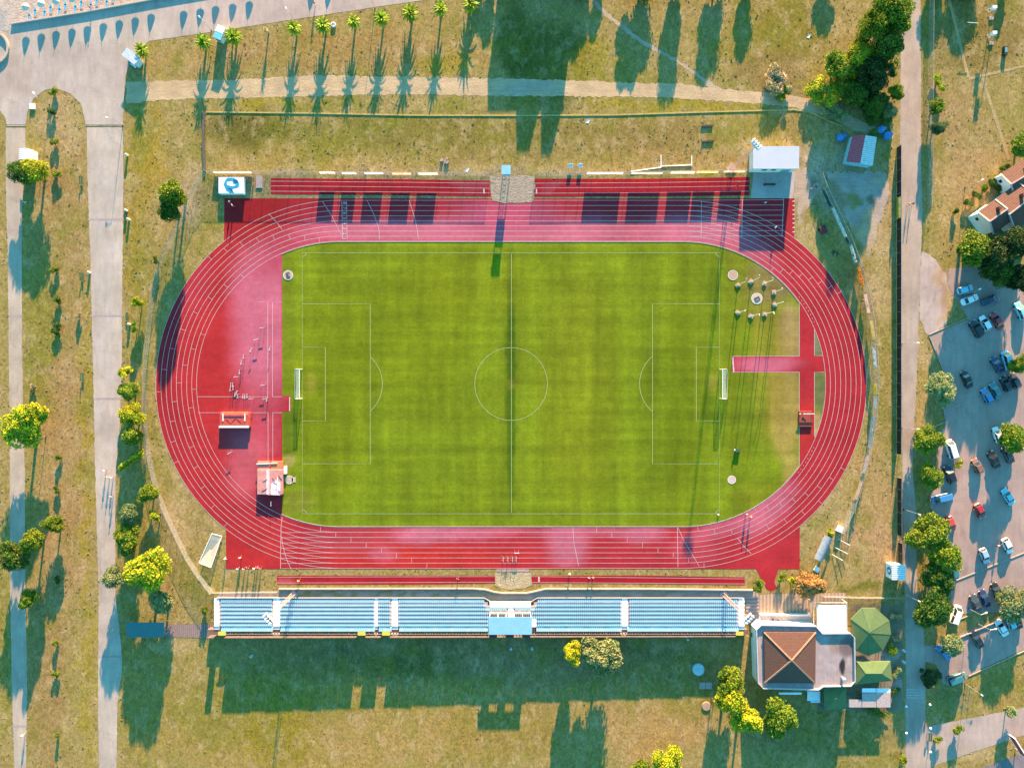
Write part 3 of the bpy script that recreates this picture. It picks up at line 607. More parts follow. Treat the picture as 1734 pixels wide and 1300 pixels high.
# south
tree(1018,1110,35,9,'olive','large pale yellow green tree on the shaded lawn behind the grandstand', low=.25)
tree(970,1104,18,7,'yellow','small yellow tree left of the large pale one behind the grandstand', low=.35)
tree(1237,1152,22,7,'lime','yellow green tree at the top of the row left of the tiled roof building')
tree(1236,1188,27,8,'yellow','bright yellow tree in the middle of the row left of the tiled roof building')
tree(1262,1218,28,8,'yellow','golden yellow tree at the bottom of the row left of the tiled roof building')
tree(1320,1213,33,7,'lime','dense round green tree below the tiled roof building')
tree(1130,1290,25,6,'yellow','bright yellow tree cut by the bottom edge, right one of a pair')
tree(1084,1302,22,5,'lime','lower yellow green bushy tree cut by the bottom edge, left one of a pair')
tree(1530,1287,9,2.4,'lime','small spiky bush beside the service road at the bottom', kind='bush', big=False, low=.05, cat='bush')
# by the track corner and club house
tree(1285,994,10,2.6,'lime','small round yellow green bush at the end of the jump runway', big=False, low=.15)
tree(1325,980,9,2.2,'lime','small bush left of the yellow one below the track corner', big=False, low=.1)
tree(1344,985,10,2.4,'yellow','yellow bush between the small bush and the rust coloured tree', big=False, low=.1)
tree(1372,992,25,4.5,'rust','rust brown tree at the wooden deck below the track corner', low=.15)
tree(1408,904,9,1.6,'yellow','round yellow clipped bush at the end of the silver shelter', kind='bush', big=False, low=.02, cat='bush')
tree(1278,1074,7,1.6,'lime','little bush at the left corner of the tiled roof building', kind='bush', big=False, low=.05, cat='bush')
for x, y, r, lf, lb in ((1519,1044,9,'straw','dry pale bush beside the ring in the restaurant garden'),(1521,1082,9,'straw','dry bush in the lower part of the restaurant garden'),(1512,1100,12,'yellow','low yellow flower bush under the octagonal green canopy'),(1521,1138,10,'olive','olive bush to the right of the rectangular green tent'),(1518,1168,10,'green','dark trimmed hedge bush right of the pergola')):
    tree(x,y,r,1.3,lf,lb,kind='bush',big=False,low=.05,cat='bush',stretch=.8)
tree(1480,1200,30,1.3,'lime','long leafy creeper hedge along the front of the pergola', kind='hedge', low=.05, cat='hedge', stretch=.22)
# top right grove
tree(1512,22,36,13,'lime','tall dense green tree at the top edge beside the service road')
tree(1478,46,24,12,'lime','tall leafy tree left of the dense green one at the top edge')
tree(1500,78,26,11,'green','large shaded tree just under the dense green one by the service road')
tree(1455,92,27,9,'yellow','yellow leaved tree on the sunny side of the top right grove')
tree(1422,112,26,7,'lime','bushy light green tree at the left end of the top right grove')
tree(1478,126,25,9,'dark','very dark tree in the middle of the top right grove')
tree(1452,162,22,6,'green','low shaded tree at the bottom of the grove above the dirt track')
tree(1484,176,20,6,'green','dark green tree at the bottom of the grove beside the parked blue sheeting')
tree(1517,156,14,5,'lime','small light green tree on the verge left of the service road')
tree(1507,188,11,4,'olive','small olive tree below the light green one on the road verge')
tree(1438,138,28,4,'lime','rounded light green thicket on the sunny side of the grove', kind='shrub', low=.03, cat='thicket')
tree(1466,104,26,5.5,'yellow','yellow green thicket between the two light trees of the grove', kind='shrub', low=.03, cat='thicket')
tree(1492,112,24,6,'green','leafy green thicket filling the road side of the grove', kind='shrub', low=.03, cat='thicket')
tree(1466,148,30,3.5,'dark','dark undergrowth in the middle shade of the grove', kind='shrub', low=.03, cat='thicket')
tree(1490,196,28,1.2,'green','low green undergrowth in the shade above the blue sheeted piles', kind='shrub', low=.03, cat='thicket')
tree(1395,150,26,3,'yellow','low yellow scrub left of the top right grove', kind='shrub', low=.05, cat='shrub')
tree(1414,190,20,3,'olive','low olive scrub at the bend of the dirt track', kind='shrub', low=.05, cat='shrub', stretch=.7)
tree(1318,135,26,2.8,'straw','large straw coloured dry shrub above the dirt track', kind='shrub', low=.05, cat='shrub', stretch=.7)
tree(1327,155,13,1.6,'lime','fresh green bush at the foot of the straw coloured shrub', kind='bush', big=False, low=.02, cat='bush')
tree(1587,180,14,4.5,'lime','round leafy tree at the fence right of the service road, upper of two')
tree(1589,217,13,4.5,'grey','round pale leaved tree at the fence right of the service road, lower of two')
tree(1590,137,14,2,'yellow','low yellow shrub near the fence top right', kind='shrub', big=False, low=.05, cat='shrub', stretch=.6)
tree(1732,245,22,4,'lime','green tree at the right edge above the white houses')
for x, y, r, lb in ((1620,357,6,'small clipped shrub at the low end of the garden hedge'),(1640,343,7,'clipped shrub second from the low end of the garden hedge'),(1653,330,9,'widest clump of the garden hedge by the white house'),(1668,318,8,'yellowish clump in the garden hedge by the white house'),(1684,308,9,'dark clump near the top of the garden hedge'),(1702,285,9,'upper clump of the garden hedge beside the long kerb path'),(1693,318,8,'round shrub between garden hedge and pink wall')):
    tree(x,y,r,1.6,'lime' if 'yellow' in lb else 'green',lb,kind='shrub',big=False,low=.03,cat='shrub')
# car park trees
tree(1650,420,32,9,'lime','broad tree with a sunlit crown below the white gabled house')
tree(1688,440,34,10,'dark','very dark tree overshadowing the top of the car park', stretch=.9)
tree(1722,412,30,10,'dark','very dark tree at the right edge below the tiled houses')
tree(1690,462,22,8,'green','green topped tree over the top row of parked cars')
tree(1724,475,26,9,'dark','dark tree at the right edge above the white pickup')
tree(1594,658,27,5.5,'olive','pale olive tree on the dry verge left of the car park')
tree(1724,617,16,4.5,'lime','bright green tree at the right edge among the dark parked cars')
tree(1571,745,23,5,'lime','light green tree at the car park edge beside the white van')
tree(1716,738,28,6,'lime','large round green tree at the right edge of the car park')
tree(1578,806,22,5,'lime','round green tree above the blue car at the car park edge')
tree(1624,783,9,2.2,'yellow','small yellow tree between the white van and the black car', big=False)
tree(1572,905,32,7,'lime','large light green tree at the top of the row beside the service road')
tree(1598,945,30,7,'lime','large leafy tree second in the row beside the service road')
tree(1588,978,28,7,'green','dark green tree in the shaded middle of the row by the service road')
tree(1580,1030,34,7,'green','full round dark green tree at the bottom of the row by the service road')
tree(1716,1022,28,5,'olive','pale olive tree at the right edge over the lower car rows')
tree(1612,1087,22,4.5,'olive','dusty olive tree beside the teal car at the car park exit')
tree(1575,1147,16,2.6,'dark','dark shaded bush at the exit kerb of the car park', kind='bush', low=.05, cat='bush')
tree(1623,1237,8,2.4,'lime','small sapling on the verge of the lower side road', big=False, low=.1)
tree(1588,1254,8,1.6,'lime','small bush where the side road meets the service road', kind='bush', big=False, low=.05, cat='bush')
tree(1712,1205,12,3,'olive','small olive tree on the dry grass at the lower right edge', big=False)
# just past the top edge: their long shadows fall into the photo
for x, y, r, h, lb in ((812,-25,14,2.6,'slim tree past the top edge beside the last short palm'),(832,-30,12,3.2,'slim tree past the top edge at the left side of the tall block'),(985,-30,20,3.6,'slim tree past the top edge just right of the tall block'),(1014,-28,12,2.7,'thin low tree past the top edge at the start of the worn footpath'),(1087,-25,27,5.4,'broad column tree past the top edge above the worn footpath'),(1150,-25,19,5.7,'tallest column tree past the top edge right of the worn footpath'),(1213,-25,19,4.6,'column tree past the top edge above the right part of the dirt track'),(1270,-25,17,3.6,'column tree past the top edge above the straw coloured shrub'),(1402,-25,17,2.7,'low column tree past the top edge left of the grove'),(1590,-30,22,3.5,'column tree past the top edge at the hoop field fence'),(1640,-32,26,3.3,'broad tree past the top edge above the crossbar stand'),(1703,-28,9,2.6,'thin tree past the top edge at the right of the hoop field')):
    tree(x,y,r,h,'green',lb,low=.02,hc=.5,stretch=1.1)
# palms
FROND = leaf_mat('palm_frond', (.24, .33, .012), .35, .3); PTR = M('palm_bark', (.17, .13, .09), .95, .35, 4, bump=.04)
def palm_crown(seed, n=46):
    rg = random.Random(seed); m = MB()
    for i in range(n):
        a = i*2.39996; el = R(80-115*(i/n))+rg.uniform(-.1, .1); L = rg.uniform(1.25, 1.75); pts = []; p = Vector((0,0,0)); e = el
        for k in range(6):
            pts.append(p.copy()); p = p+Vector((math.cos(a)*math.cos(e), math.sin(a)*math.cos(e), math.sin(e)))*L/5; e -= .17
        sd = Vector((-math.sin(a), math.cos(a), 0))
        for k in range(5):
            w0 = (.05, .17, .21, .18, .11)[k]; w1 = (.17, .21, .18, .11, .01)[k]; dr = Vector((0,0,-.06))
            m.quad(pts[k], pts[k]+sd*w0+dr, pts[k+1]+sd*w1+dr, pts[k+1]); m.quad(pts[k], pts[k+1], pts[k+1]-sd*w1+dr, pts[k]-sd*w0+dr)
    for i in range(14):
        a = rg.uniform(0, 6.28); L = rg.uniform(.6, 1.1); e = Vector((math.cos(a)*L*.8, math.sin(a)*L*.8, -L*.75)); sd = Vector((-math.sin(a), math.cos(a), 0))*.08; z = Vector((0,0,-.05)); m.quad(z+sd, z-sd, e-sd*.6, e+sd*.6, m=1)
    o = m.build('crown', [FROND, LEAF['straw']]); me = o.data; bpy.data.objects.remove(o); return me
def palm_trunk():
    m = MB(); n = 9
    for i in range(n): m.tube((0,0,i/n), (0,0,(i+1)/n+.004), .27-.004*i+.03*(i == 0), .24-.004*i, 10)
    m.lathe((0,0,.93), [(.22,0),(.36,.05),(.34,.1),(.16,.16)], 10)
    o = m.build('trunk', PTR); me = o.data; bpy.data.objects.remove(o); return me
PC = [palm_crown(i) for i in range(3)]; PT = palm_trunk()
pl = [(238,84,3.3),(342,69,3.2),(395,61,3.0),(497,46,3.5),(547,42,3.5),(597,37,3.6),(646,29,3.6),(695,22,3.6),(745,14,3.7),(797,7,2.8)]
plab = ['palm beside the pale blue roofed kiosk at the road corner','palm on the dry lawn between the two promenade kiosks','palm right next to the blue tiled kiosk','palm just right of the withered palm stump','palm left of the white ring on the promenade lawn','palm right of the white ring on the promenade lawn','sixth green palm from the road corner kiosk along the promenade lawn, third from the upper end of the row','palm second but last at the upper end of the promenade row','tall palm before the last short one at the upper end of the promenade row','short palm at the upper end of the row, half in shade']
plab[6] = 'palm midway between the white ring and the upper end of the promenade row'
for i, (x, y, h) in enumerate(pl):
    h -= .95; q = W(x, y, h+.4); t = thing('palm_tree', (*q, 0), plab[i], 'palm', group='palms along the promenade lawn'); t.rotation_euler = (.05*math.sin(i*2.1), .05*math.cos(i*3.7), i*1.3)
    c = bpy.data.objects.new('crown', PC[i % 3]); COL.objects.link(c); c.parent = t; c.location = (0,0,h+.05); k = 1.3+.38*((i*7) % 5)/4; c.scale = (k, k, k)
    k = bpy.data.objects.new('trunk', PT); COL.objects.link(k); k.parent = t; k.scale = (1, 1, h*.97)
q = W(452, 54, 1.2); t = thing('palm_stump', (*q, 0), 'withered straw coloured palm stump in the promenade row', 'palm stump')
c = bpy.data.objects.new('crown', PC[0].copy()); COL.objects.link(c); c.data.materials[0] = LEAF['straw']; c.parent = t; c.location = (0,0,2.0); c.scale = (.5,.5,.8)
k = bpy.data.objects.new('trunk', PT); COL.objects.link(k); k.parent = t; k.scale = (.7,.7,2.0)
# dry grass tufts
rg = np.random.default_rng(7)
N = 20000; Q = np.stack([rg.uniform(-20, 1754, N), rg.uniform(-20, 1320, N)], 1)
ok = np.ones(N, bool)
for q in PAVED: ok &= ~pip(Q, q)
ok &= ~pip(Q, outer); ok &= ~pip(Q, [(365,1012),(1262,1010),(1262,1082),(365,1082)]); ok &= ~pip(Q, [(1280,1000),(1450,1020),(1520,1170),(1282,1170)])
n1 = np.sin(Q[:, 0]*.031+Q[:, 1]*.017)+np.sin(Q[:, 0]*.011-Q[:, 1]*.043)+np.sin(Q[:, 0]*.07+1.3)*np.sin(Q[:, 1]*.06)
ok &= rg.uniform(-1.6, 2.2, N) < n1+.5
ok &= ~((Q[:, 1] > 1085) & (Q[:, 0] > 250) & (Q[:, 0] < 1530) & (rg.uniform(0, 1, N) < .8))
Q = Q[ok]; N = len(Q)
X = (Q[:, 0]-CX)*S; Y = (CY-Q[:, 1])*S; hh = rg.uniform(.02, .075, N)*rg.choice([1, 1, 1, 1.8], N); ww = rg.uniform(.14, .36, N); an = rg.uniform(0, 3.14, N)
V = np.zeros((N, 8, 3))
for k, a in enumerate((an, an+1.4)):
    dx, dy = np.cos(a)*ww, np.sin(a)*ww; ox, oy = rg.normal(0, .08, N), rg.normal(0, .08, N)
    V[:, 4*k] = np.stack([X-dx*.5, Y-dy*.5, 0*X], 1); V[:, 4*k+1] = np.stack([X+dx*.5, Y+dy*.5, 0*X], 1)
    V[:, 4*k+2] = np.stack([X+dx+ox, Y+dy+oy, hh], 1); V[:, 4*k+3] = np.stack([X-dx+ox, Y-dy+oy, hh*.8], 1)
me = bpy.data.meshes.new('grass_tufts'); me.from_pydata(V.reshape(-1, 3).tolist(), [], np.arange(N*8).reshape(-1, 4).tolist())
mt, nt, bs = _new('tuft_grass'); at = nt.nodes.new('ShaderNodeVertexColor'); at.layer_name = 'Col'; g = nt.nodes.new('ShaderNodeNewGeometry')
nt.links.new(_mulc(nt, at.outputs[0], _range(nt, g.outputs['Random Per Island'], 0, 1, .62, 1.15)), bs.inputs['Base Color']); bs.inputs['Roughness'].default_value = .9
gc = ground_col(Q); wd = rg.uniform(0, 1, N) < .01; gc[wd] = np.array(lit(96,116,34))*rg.uniform(.6, 1.1, (wd.sum(), 1)); c = np.repeat(gc, 8, 0); me.color_attributes.new('Col', 'FLOAT_COLOR', 'POINT').data.foreach_set('color', np.concatenate([c, np.ones((len(c), 1))], 1).ravel())
me.materials.append(mt); o = bpy.data.objects.new('grass_tufts', me); COL.objects.link(o); tag(o, 'short dry grass tufts scattered over the open ground', 'grass', kind='stuff')
# ---------------------------------------------------------------- buildings, stands, fences
WHITE = M('white_paint', (.74,.74,.73), .6, .08, 1.2); CREAM = M('cream_wall', (.68,.64,.58), .85, .1, 1.0); GREYC = M('grey_concrete', lit(196,180,170), .9, .16, .8, bump=.01)
PINKC = M('tier_concrete', lit(206,184,180), .9, .14, .7); STEEL = M('galvanised_steel', (.45,.46,.47), .45, .1, 3, metal=.6); DARK = M('dark_metal', (.03,.035,.035), .6, .2, 2)
BLUE = M('seat_plastic', (.15,.40,.62), .4, .14, 4, spec=.5); ROOFB = M('blue_sheet_roof', (.19,.40,.52), .45, .07, .6); YELL = M('yellow_paint', (.62,.46,.04), .6, .1, 2)
WOOD = M('deck_wood', lit(196,170,140), .9, .2, 1.6); GREEN_C = M('green_canvas', (.09,.145,.055), .85, .1, 1.0); TERRA = None
def roof_mat(name, col, col2, ang, period=.38, lo=.72, hi=1.1, bd=.05):
    mt, nt, bs = _new(name); p = _pos(nt, (1,1,1), ang); wv = nt.nodes.new('ShaderNodeTexWave'); wv.inputs['Scale'].default_value = .314/period; wv.inputs['Distortion'].default_value = .4; wv.bands_direction = 'X'
    nt.links.new(p, wv.inputs['Vector']); c = _mixc(nt, _range(nt, _noise(nt, _pos(nt), 1.6, 5, .7), .35, .65, 0, 1), col, col2)
    c = _mulc(nt, c, _range(nt, wv.outputs['Fac'], 0, 1, lo, hi)); nt.links.new(c, bs.inputs['Base Color']); bs.inputs['Roughness'].default_value = .85
    _bump(nt, bs, wv.outputs['Fac'], bd); return mt
TILE = roof_mat('roof_tiles', (.095,.04,.026), (.14,.06,.037), R(-55)); TILEH = roof_mat('pyramid_tiles', (.088,.038,.025), (.115,.053,.034), R(90), .7, .95, 1.03, .004)
CORR = roof_mat('corrugated_sheet', (.70,.70,.69), (.62,.62,.62), R(90), .5)
def banner_mat(name, col, stripe=None, sc=3.0):
    mt, nt, bs = _new(name); c = None
    rgb = nt.nodes.new('ShaderNodeRGB'); rgb.outputs[0].default_value = (*col, 1); c = rgb.outputs[0]
    if stripe: c = _mixc(nt, _range(nt, _noise(nt, _pos(nt, (1,1,1)), sc, 3, .5), .52, .60, 0, .85), c, stripe)
    c = _mulc(nt, c, _range(nt, _noise(nt, _pos(nt), 1.1, 3), .3, .7, .85, 1.1))
    nt.links.new(c, bs.inputs['Base Color']); bs.inputs['Roughness'].default_value = .6
    tr = nt.nodes.new('ShaderNodeBsdfTranslucent'); nt.links.new(c, tr.inputs[0]); mx = nt.nodes.new('ShaderNodeMixShader'); mx.inputs[0].default_value = .7
    nt.links.new(bs.outputs[0], mx.inputs[1]); nt.links.new(tr.outputs[0], mx.inputs[2]); nt.links.new(mx.outputs[0], nt.nodes['Material Output'].inputs[0]); return mt
def mesh_mat(name, col, alpha):
    mt, nt, bs = _new(name); bs.inputs['Base Color'].default_value = (*col, 1); bs.inputs['Roughness'].default_value = .6
    tr = nt.nodes.new('ShaderNodeBsdfTransparent'); mx = nt.nodes.new('ShaderNodeMixShader'); mx.inputs[0].default_value = alpha
    nt.links.new(tr.outputs[0], mx.inputs[1]); nt.links.new(bs.outputs[0], mx.inputs[2]); nt.links.new(mx.outputs[0], nt.nodes['Material Output'].inputs[0]); return mt
LINK = mesh_mat('chain_link', (.40,.40,.40), .13)
def fence(pts, h, label, name='mesh_fence', post=3.0, mt=None, hb=0, pr=.04, rail=True):
    """pts pixels at ground level"""
    P0 = [Vector(W(*p)) for p in pts]; t = thing(name, (*P0[0], 0), label, 'fence'); o = P0[0]; L = [(p-o) for p in P0]
    m = MB(); m.wall(L, .012, .05, h); m.build('mesh_panel', mt or LINK, t)
    m = MB(); acc = 0; prev = L[0]; posts = [prev]
    for q in L[1:]:
        d = (q-prev).length; n = max(1, round(d/post))
        for i in range(1, n+1): posts.append(prev+(q-prev)*i/n)
        prev = q
    shown = posts[:100]; pm = MB().tube((0,0,0), (0,0,h+.05), pr, pr, 6); p0 = pm.build('post', STEEL, t); p0.location = (*shown[0], 0)
    for q in shown[1:]:
        c = p0.copy(); COL.objects.link(c); c.location = (*q, 0)
    if rail:
        m = MB()
        for a, b in zip(L[:-1], L[1:]): m.bar((*a, h), (*b, h), .05, .05)
        m.build('top_rail', STEEL, t)
    return t
wf = [(352,292),(336,312),(320,352),(297,400),(276,445),(264,490),(258,540),(252,600),(249,650),(249,700),(252,745),(260,790),(270,830),(285,868),(302,905),(322,945),(341,974),(362,1001)]
fence(wf, 2.3, 'grey chain link fence curving round the left end of the running track')
fence([(362,1002),(420,1001),(470,1001)], 1.2, 'short low mesh fence from the curved fence to the grandstand front')
fence([(354,294),(450,295),(600,296),(829,297)], 2.3, 'thin mesh fence behind the left sprint strip and its banners')
fence([(906,297),(1100,295),(1266,292)], 2.3, 'thin mesh fence behind the right sprint strip and its banners')
fence([(1386,296),(1394,318),(1412,356),(1434,402),(1452,450),(1466,500),(1474,545),(1479,600),(1480,660),(1477,710),(1467,765),(1452,825),(1438,865),(1422,900)], 2.3, 'grey mesh fence curving round the right end of the running track')
fence([(1392,1008),(1460,1010),(1528,1010)], 1.4, 'mesh fence from the wooden deck to the service road')
fence([(1573,-10),(1572,100),(1571,200),(1570,352)], 2.2, 'tall mesh fence along the right side of the service road')
DSH = mesh_mat('shade_cloth', (.012,.017,.016), .97)
for a, b, lb in (((1518.5,250),(1518.5,768),'long dark shade cloth fence on the left edge of the service road'),((1519,808),(1519.5,905),'short dark shade cloth fence below the gap in the road fence'),((1520.5,917),(1521,952),'last short piece of dark cloth fence beside the white ticket kiosk')):
    fence([a, b], 2.1, lb, 'cloth_fence', 3.0, DSH)
# low walls
t = MB(); t.wall(P((350,190),(520,192),(700,195.5),(900,196),(1040,195),(1200,190),(1345,186)), .35, 0, .12); tag(t.build('boundary_wall', M('old_wall', lit(200,184,110), .95, .25, 2)), 'long low overgrown wall along the top of the grass bank', 'wall')
t = MB(); t.wall(P((1345,186),(1372,190),(1400,203),(1425,214)), .35, 0, .12); tag(t.build('boundary_wall', _MC['old_wall']), 'short low wall curving toward the striped shed', 'wall')
t = MB(); t.wall(P((346,192),(345,240),(347,289)), .6, 0, .5); tag(t.build('stone_wall', M('dark_stone', (.09,.085,.07), .95, .35, 3, bump=.05)), 'dark rough stone wall running down from the grass bank to the track corner', 'wall')
t = MB(); t.wall(P((473,996),(800,995.5),(822,997),(836,1001),(850,1003),(892,1003),(906,1000),(924,996),(1100,996),(1276,998)), .25, 0, .7); tag(t.build('perimeter_wall', GREYC), 'low concrete wall between jump runways and grandstand walkway', 'wall')
t = MB(); t.wall(P((20,41.5),(150,20.5),(270,-2),(560,-52),(900,-120)), .35, 0, .47); tag(t.build('sea_wall', M('sea_wall_concrete', lit(220,205,190), .9, .1)), 'long straight concrete sea wall between beach and promenade', 'wall')
t = MB(); t.wall(P(*[(-12+27*math.cos(R(a)), 82+27*math.sin(R(a))) for a in range(-70, 75, 8)]), .5, 0, .5); tag(t.build('planter_wall', M('planter_stone', lit(214,196,172), .9)), 'round pale planter wall at the left edge of the promenade', 'wall')
# made-up block past the top edge, added to cast the long top-centre shadow
bx, by = W(916,-72,0); t = thing('shadow_block', (bx, by, 0), 'made up flat roofed block added beyond the top edge to shadow the dirt track', 'building')
MB().box((0,0,3.1), (18.6,9,6.2)).build('wall', CREAM, t); MB().box((0,0,6.3), (19,9.4,.2)).build('roof', GREYC, t); MB().box((.6,-2.2,7.5), (6.0,3.6,2.2), taper=.5).build('shadow_prong_left', CREAM, t); MB().box((6.6,-2.2,7.6), (5.4,3.6,2.4), taper=.45).build('shadow_prong_right', CREAM, t)  # tapered boxes on top are added to shape the two shadow prongs
m = MB(); [m.box((-7+3.5*i,-4.52,3.2), (1.4,.06,1.5)) for i in range(5)]; m.build('window', M('dark_glass', (.02,.03,.035), .1, .05, spec=.6), t)

# ---- grandstand
def yy(py, h, px=867): return W(px, py, h)[1]
def xx(px, h=1.5): return W(px, 1040, h)[0]
GX0, GX1 = xx(364), xx(1261)
gs = thing('grandstand', (0, yy(1045, 1.5), 0), 'long grandstand with seven rows of blue seats below the running track', 'grandstand'); gy0 = gs.location.y
rows = []; NR = 7
for i in range(NR):
    h = .30+.22*i; rows.append((yy(1016.2+6.75*i, h+.4)-gy0, h))
m = MB()
for i, (y, h) in enumerate(rows):
    d = .5
    segs = [(GX0, GX1)] if i > 1 else [(GX0, xx(821+5*i)), (xx(909-5*i), GX1)]
    for a, b in segs: m.box(((a+b)/2, y-.02, h/2), (b-a, 1.0, h))
m.build('terrace', PINKC, gs)
hl = rows[-1][1]; yb = rows[-1][0]-.5
m = MB(); m.box(((GX0+GX1)/2, yb-.45, hl/2), (GX1-GX0, .9, hl)); ya = yy(1067.5, hl)-gy0; ye = yy(1075, hl)-gy0
m.box(((GX0+GX1)/2-.6, (yb-.9+ye)/2, hl/2), (GX1-GX0+2.4, (yb-.9)-ye-.004, hl)); m.build('rear_walkway', M('walkway_slab', lit(140,118,106), .95, .2, 1.0), gs)
aisles = [(363,371.5),(463,474.5),(634.5,640),(663.5,674),(1052.5,1062.5),(1250.5,1260)]
for a, b in aisles+[(860.5,869.5)]:
    m = MB()
    for i, (y, h) in enumerate(rows):
        if a > 850 and a < 870 and i < 2: continue
        sk = 0
        m.box((xx((a+b)/2, h), y+.1, h+.06), (xx(b)-xx(a), .78, .12)); m.box((xx((a+b)/2, h), y-.4, h+.12), (xx(b)-xx(a), .22, .24))
    m.box((xx((a+b)/2, hl), yb-.45, hl+.05), (xx(b)-xx(a), .9, .1))
    m.build('aisle_steps', WHITE, gs)
m = MB(); y2, h2 = rows[1]; m.box((xx(864), y2-.2, .5), (xx(899)-xx(829), 1.3, 1.0)); m.build('front_platform', WHITE, gs)
m = MB(); fr = [(GX0, rows[0][0]+.56), (xx(820), rows[0][0]+.56), (xx(830), rows[1][0]+.56), (xx(900), rows[1][0]+.56), (xx(910), rows[0][0]+.56), (GX1, rows[0][0]+.56)]
m.wall(fr, .14, 0, .62); m.build('front_parapet', M('parapet_paint', (.34,.33,.33), .7, .1), gs)
def seat_mb(m, x, y, h):
    m.box((x, y+.02, h+.42), (.36,.40,.05)); n = len(m.v)
    m.box((x, y-.23, h+.58), (.36,.06,.30)); m.box((x, y-.05, h+.2), (.1,.2,.39))
pos = []
for i, (y, h) in enumerate(rows):
    px = 373.5
    while px < 1249:
        px += 3.45
        if any(a-1.6 < px < b+1.6 for a, b in aisles): continue
        if i < 2 and 821+5*i-1.5 < px < 909-5*i+1.5: continue
        if i >= 2 and 858.5 < px < 871.5: continue
        if i >= 4 and 829 < px < 898: continue
        pos.append((xx(px, h), y-.05, h))
pos.sort(key=lambda p: abs(p[0])+abs(p[1]-1)*3)
m = MB(); seat_mb(m, 0, 0, 0); s0 = m.build('seat', BLUE, gs); s0.location = pos[0]
for p in pos[1:100]:
    c = s0.copy(); COL.objects.link(c); c.location = p
m = MB(); [seat_mb(m, *p) for p in pos[100:]]; o = m.build('seats', BLUE, gs); o['kind'] = 'stuff'
# slatted rear row
m = MB(); x = GX0+1.2; k = 0
SLA = M('slat_blue', (.10,.26,.40), .5, .1, 3); SLW = M('slat_pale', (.16,.26,.34), .5, .1, 3)
while x < GX1-1.2:
    pxx = x/S*1.015+CX
    if not (any(a-1 < pxx < b+1 for a, b in aisles) or 826 < pxx < 909): m.bar((x, yb-.02, hl+.42), (x, yb-1.05, hl+.95), .40, .05, m=0 if k % 9 else 1)
    x += .46; k += 1
m.build('slatted_screen', [SLA, SLW], gs)
m = MB(); gaps = [(368,386),(606,621),(647,662),(1243,1262)]; xs_ = [357]+[v for g_ in gaps for v in g_]+[1266]
for a, b in zip(xs_[0::2], xs_[1::2]):
    if b-a > 2:
        n = max(1, int((b-a)/24))
        for i in range(n):
            u, v = a+(b-a)*i/n, a+(b-a)*(i+1)/n; ph = 2.2-(u-360)/900*.85+.04*math.sin(i*2.3); m.box((xx((u+v)/2), ye+.06, hl+ph/2), (xx(v)-xx(u)-.04, .12, ph))
m.build('rear_parapet', M('dark_board', (.085,.066,.056), .9, .25, 1.2), gs)
m = MB()
for i in range(186): 
    x = xx(376)+i*.72
    if x < xx(1248): m.box((x, ye+.55, hl+.42), (.30,.05,.84))
m.bar((xx(376), ye+.55, hl+.88), (xx(1248), ye+.55, hl+.88), .06, .06); m.build('rear_railing', STEEL, gs)
for px in (379,614,655,1250):
    MB().box((0,0,0), (1.9,.9,.06)).build('stair_cover', YELL, gs).location = (xx(px), ye+.75, hl+.95)
# press box
q = W(864, 1058, 4.6); pb = thing('press_box', (q[0], q[1], hl-.02), 'light blue roofed press box standing on the back of the grandstand', 'press box')
zt = 4.8-hl; wx = xx(899)-xx(829)
MB().box((0,-.1,zt), (wx+.3, 4.3, .1)).build('roof', ROOFB, pb)
m = MB()
for i in range(6): m.tube((-wx/2+.1+i*(wx-.2)/5, 1.95, 0), (-wx/2+.1+i*(wx-.2)/5, 1.95, zt-.05), .06, .06, 6)
m.build('front_post', WHITE, pb)
for cx_ in (-4.1, 0, 4.1): MB().box((cx_,-2.1,zt/2-.02), (2.0,.1,zt-.06)).build('back_panel', WHITE, pb)
m = MB(); m.box((0,2.3,.75), (wx,.5,.06)); [m.box((-wx/2+.4+i*(wx-.8)/4,2.3,.36), (.08,.4,.7)) for i in range(5)]; m.build('desk', M('pale_pink_board', (.62,.48,.44), .7), pb)
MB().box((wx/2+.75,-.2,.9), (1.1,2.0,.08)).build('side_table', WHITE, pb)
# floodlight masts: very tall, seen leaning outward
def mast(bx, by, label, hh=17.5):
    q = W(bx, by); t = thing('floodlight_mast', (*q, 0), label, 'floodlight', group='tall floodlight masts'); m = MB()
    for a in range(3):
        c, s_ = math.cos(a*2.094), math.sin(a*2.094); m.tube((c*.55, s_*.55, 0), (c*.28, s_*.28, hh), .075, .05, 6)
    for k in range(26):
        z0, z1 = hh*k/26, hh*(k+1)/26; r0, r1 = .55-.27*k/26, .55-.27*(k+1)/26
        for a in range(3): m.tube((math.cos(a*2.094)*r0, math.sin(a*2.094)*r0, z0), (math.cos((a+1)*2.094)*r1, math.sin((a+1)*2.094)*r1, z1), .03, .03, 4)
    m.build('lattice_pole', M('mast_steel', lit(226,186,166), .7, .1), t)
    MB().box((0,0,.15), (1.9,1.9,.3)).build('footing', GREYC, t); m = MB(); m.box((0,0,hh), (2.6,1.2,.08)); m.build('head_frame', STEEL, t)
    ax = math.atan2(-q[1], -q[0])
    L0 = None
    for k in range(8):
        lm = MB(); lm.box((0,0,0), (.5,.35,.45)); o = lm.build('floodlight', WHITE, t) if k == 0 else None
        if k == 0: L0 = o
        else: o = L0.copy(); COL.objects.link(o)
        o.location = (-1.05+.7*(k % 4), -.4+.8*(k//4), hh+.35); o.rotation_euler = (.5, 0, .3*k)
    t.rotation_euler[2] = ax+1.57; return t
mast(497,1006,'tall lattice floodlight mast rising from the left part of the grandstand front')
mast(1226,1006,'tall lattice floodlight mast rising from the right end of the grandstand front')
mast(1238,286,'tall lattice floodlight mast at the corner of the white equipment building')
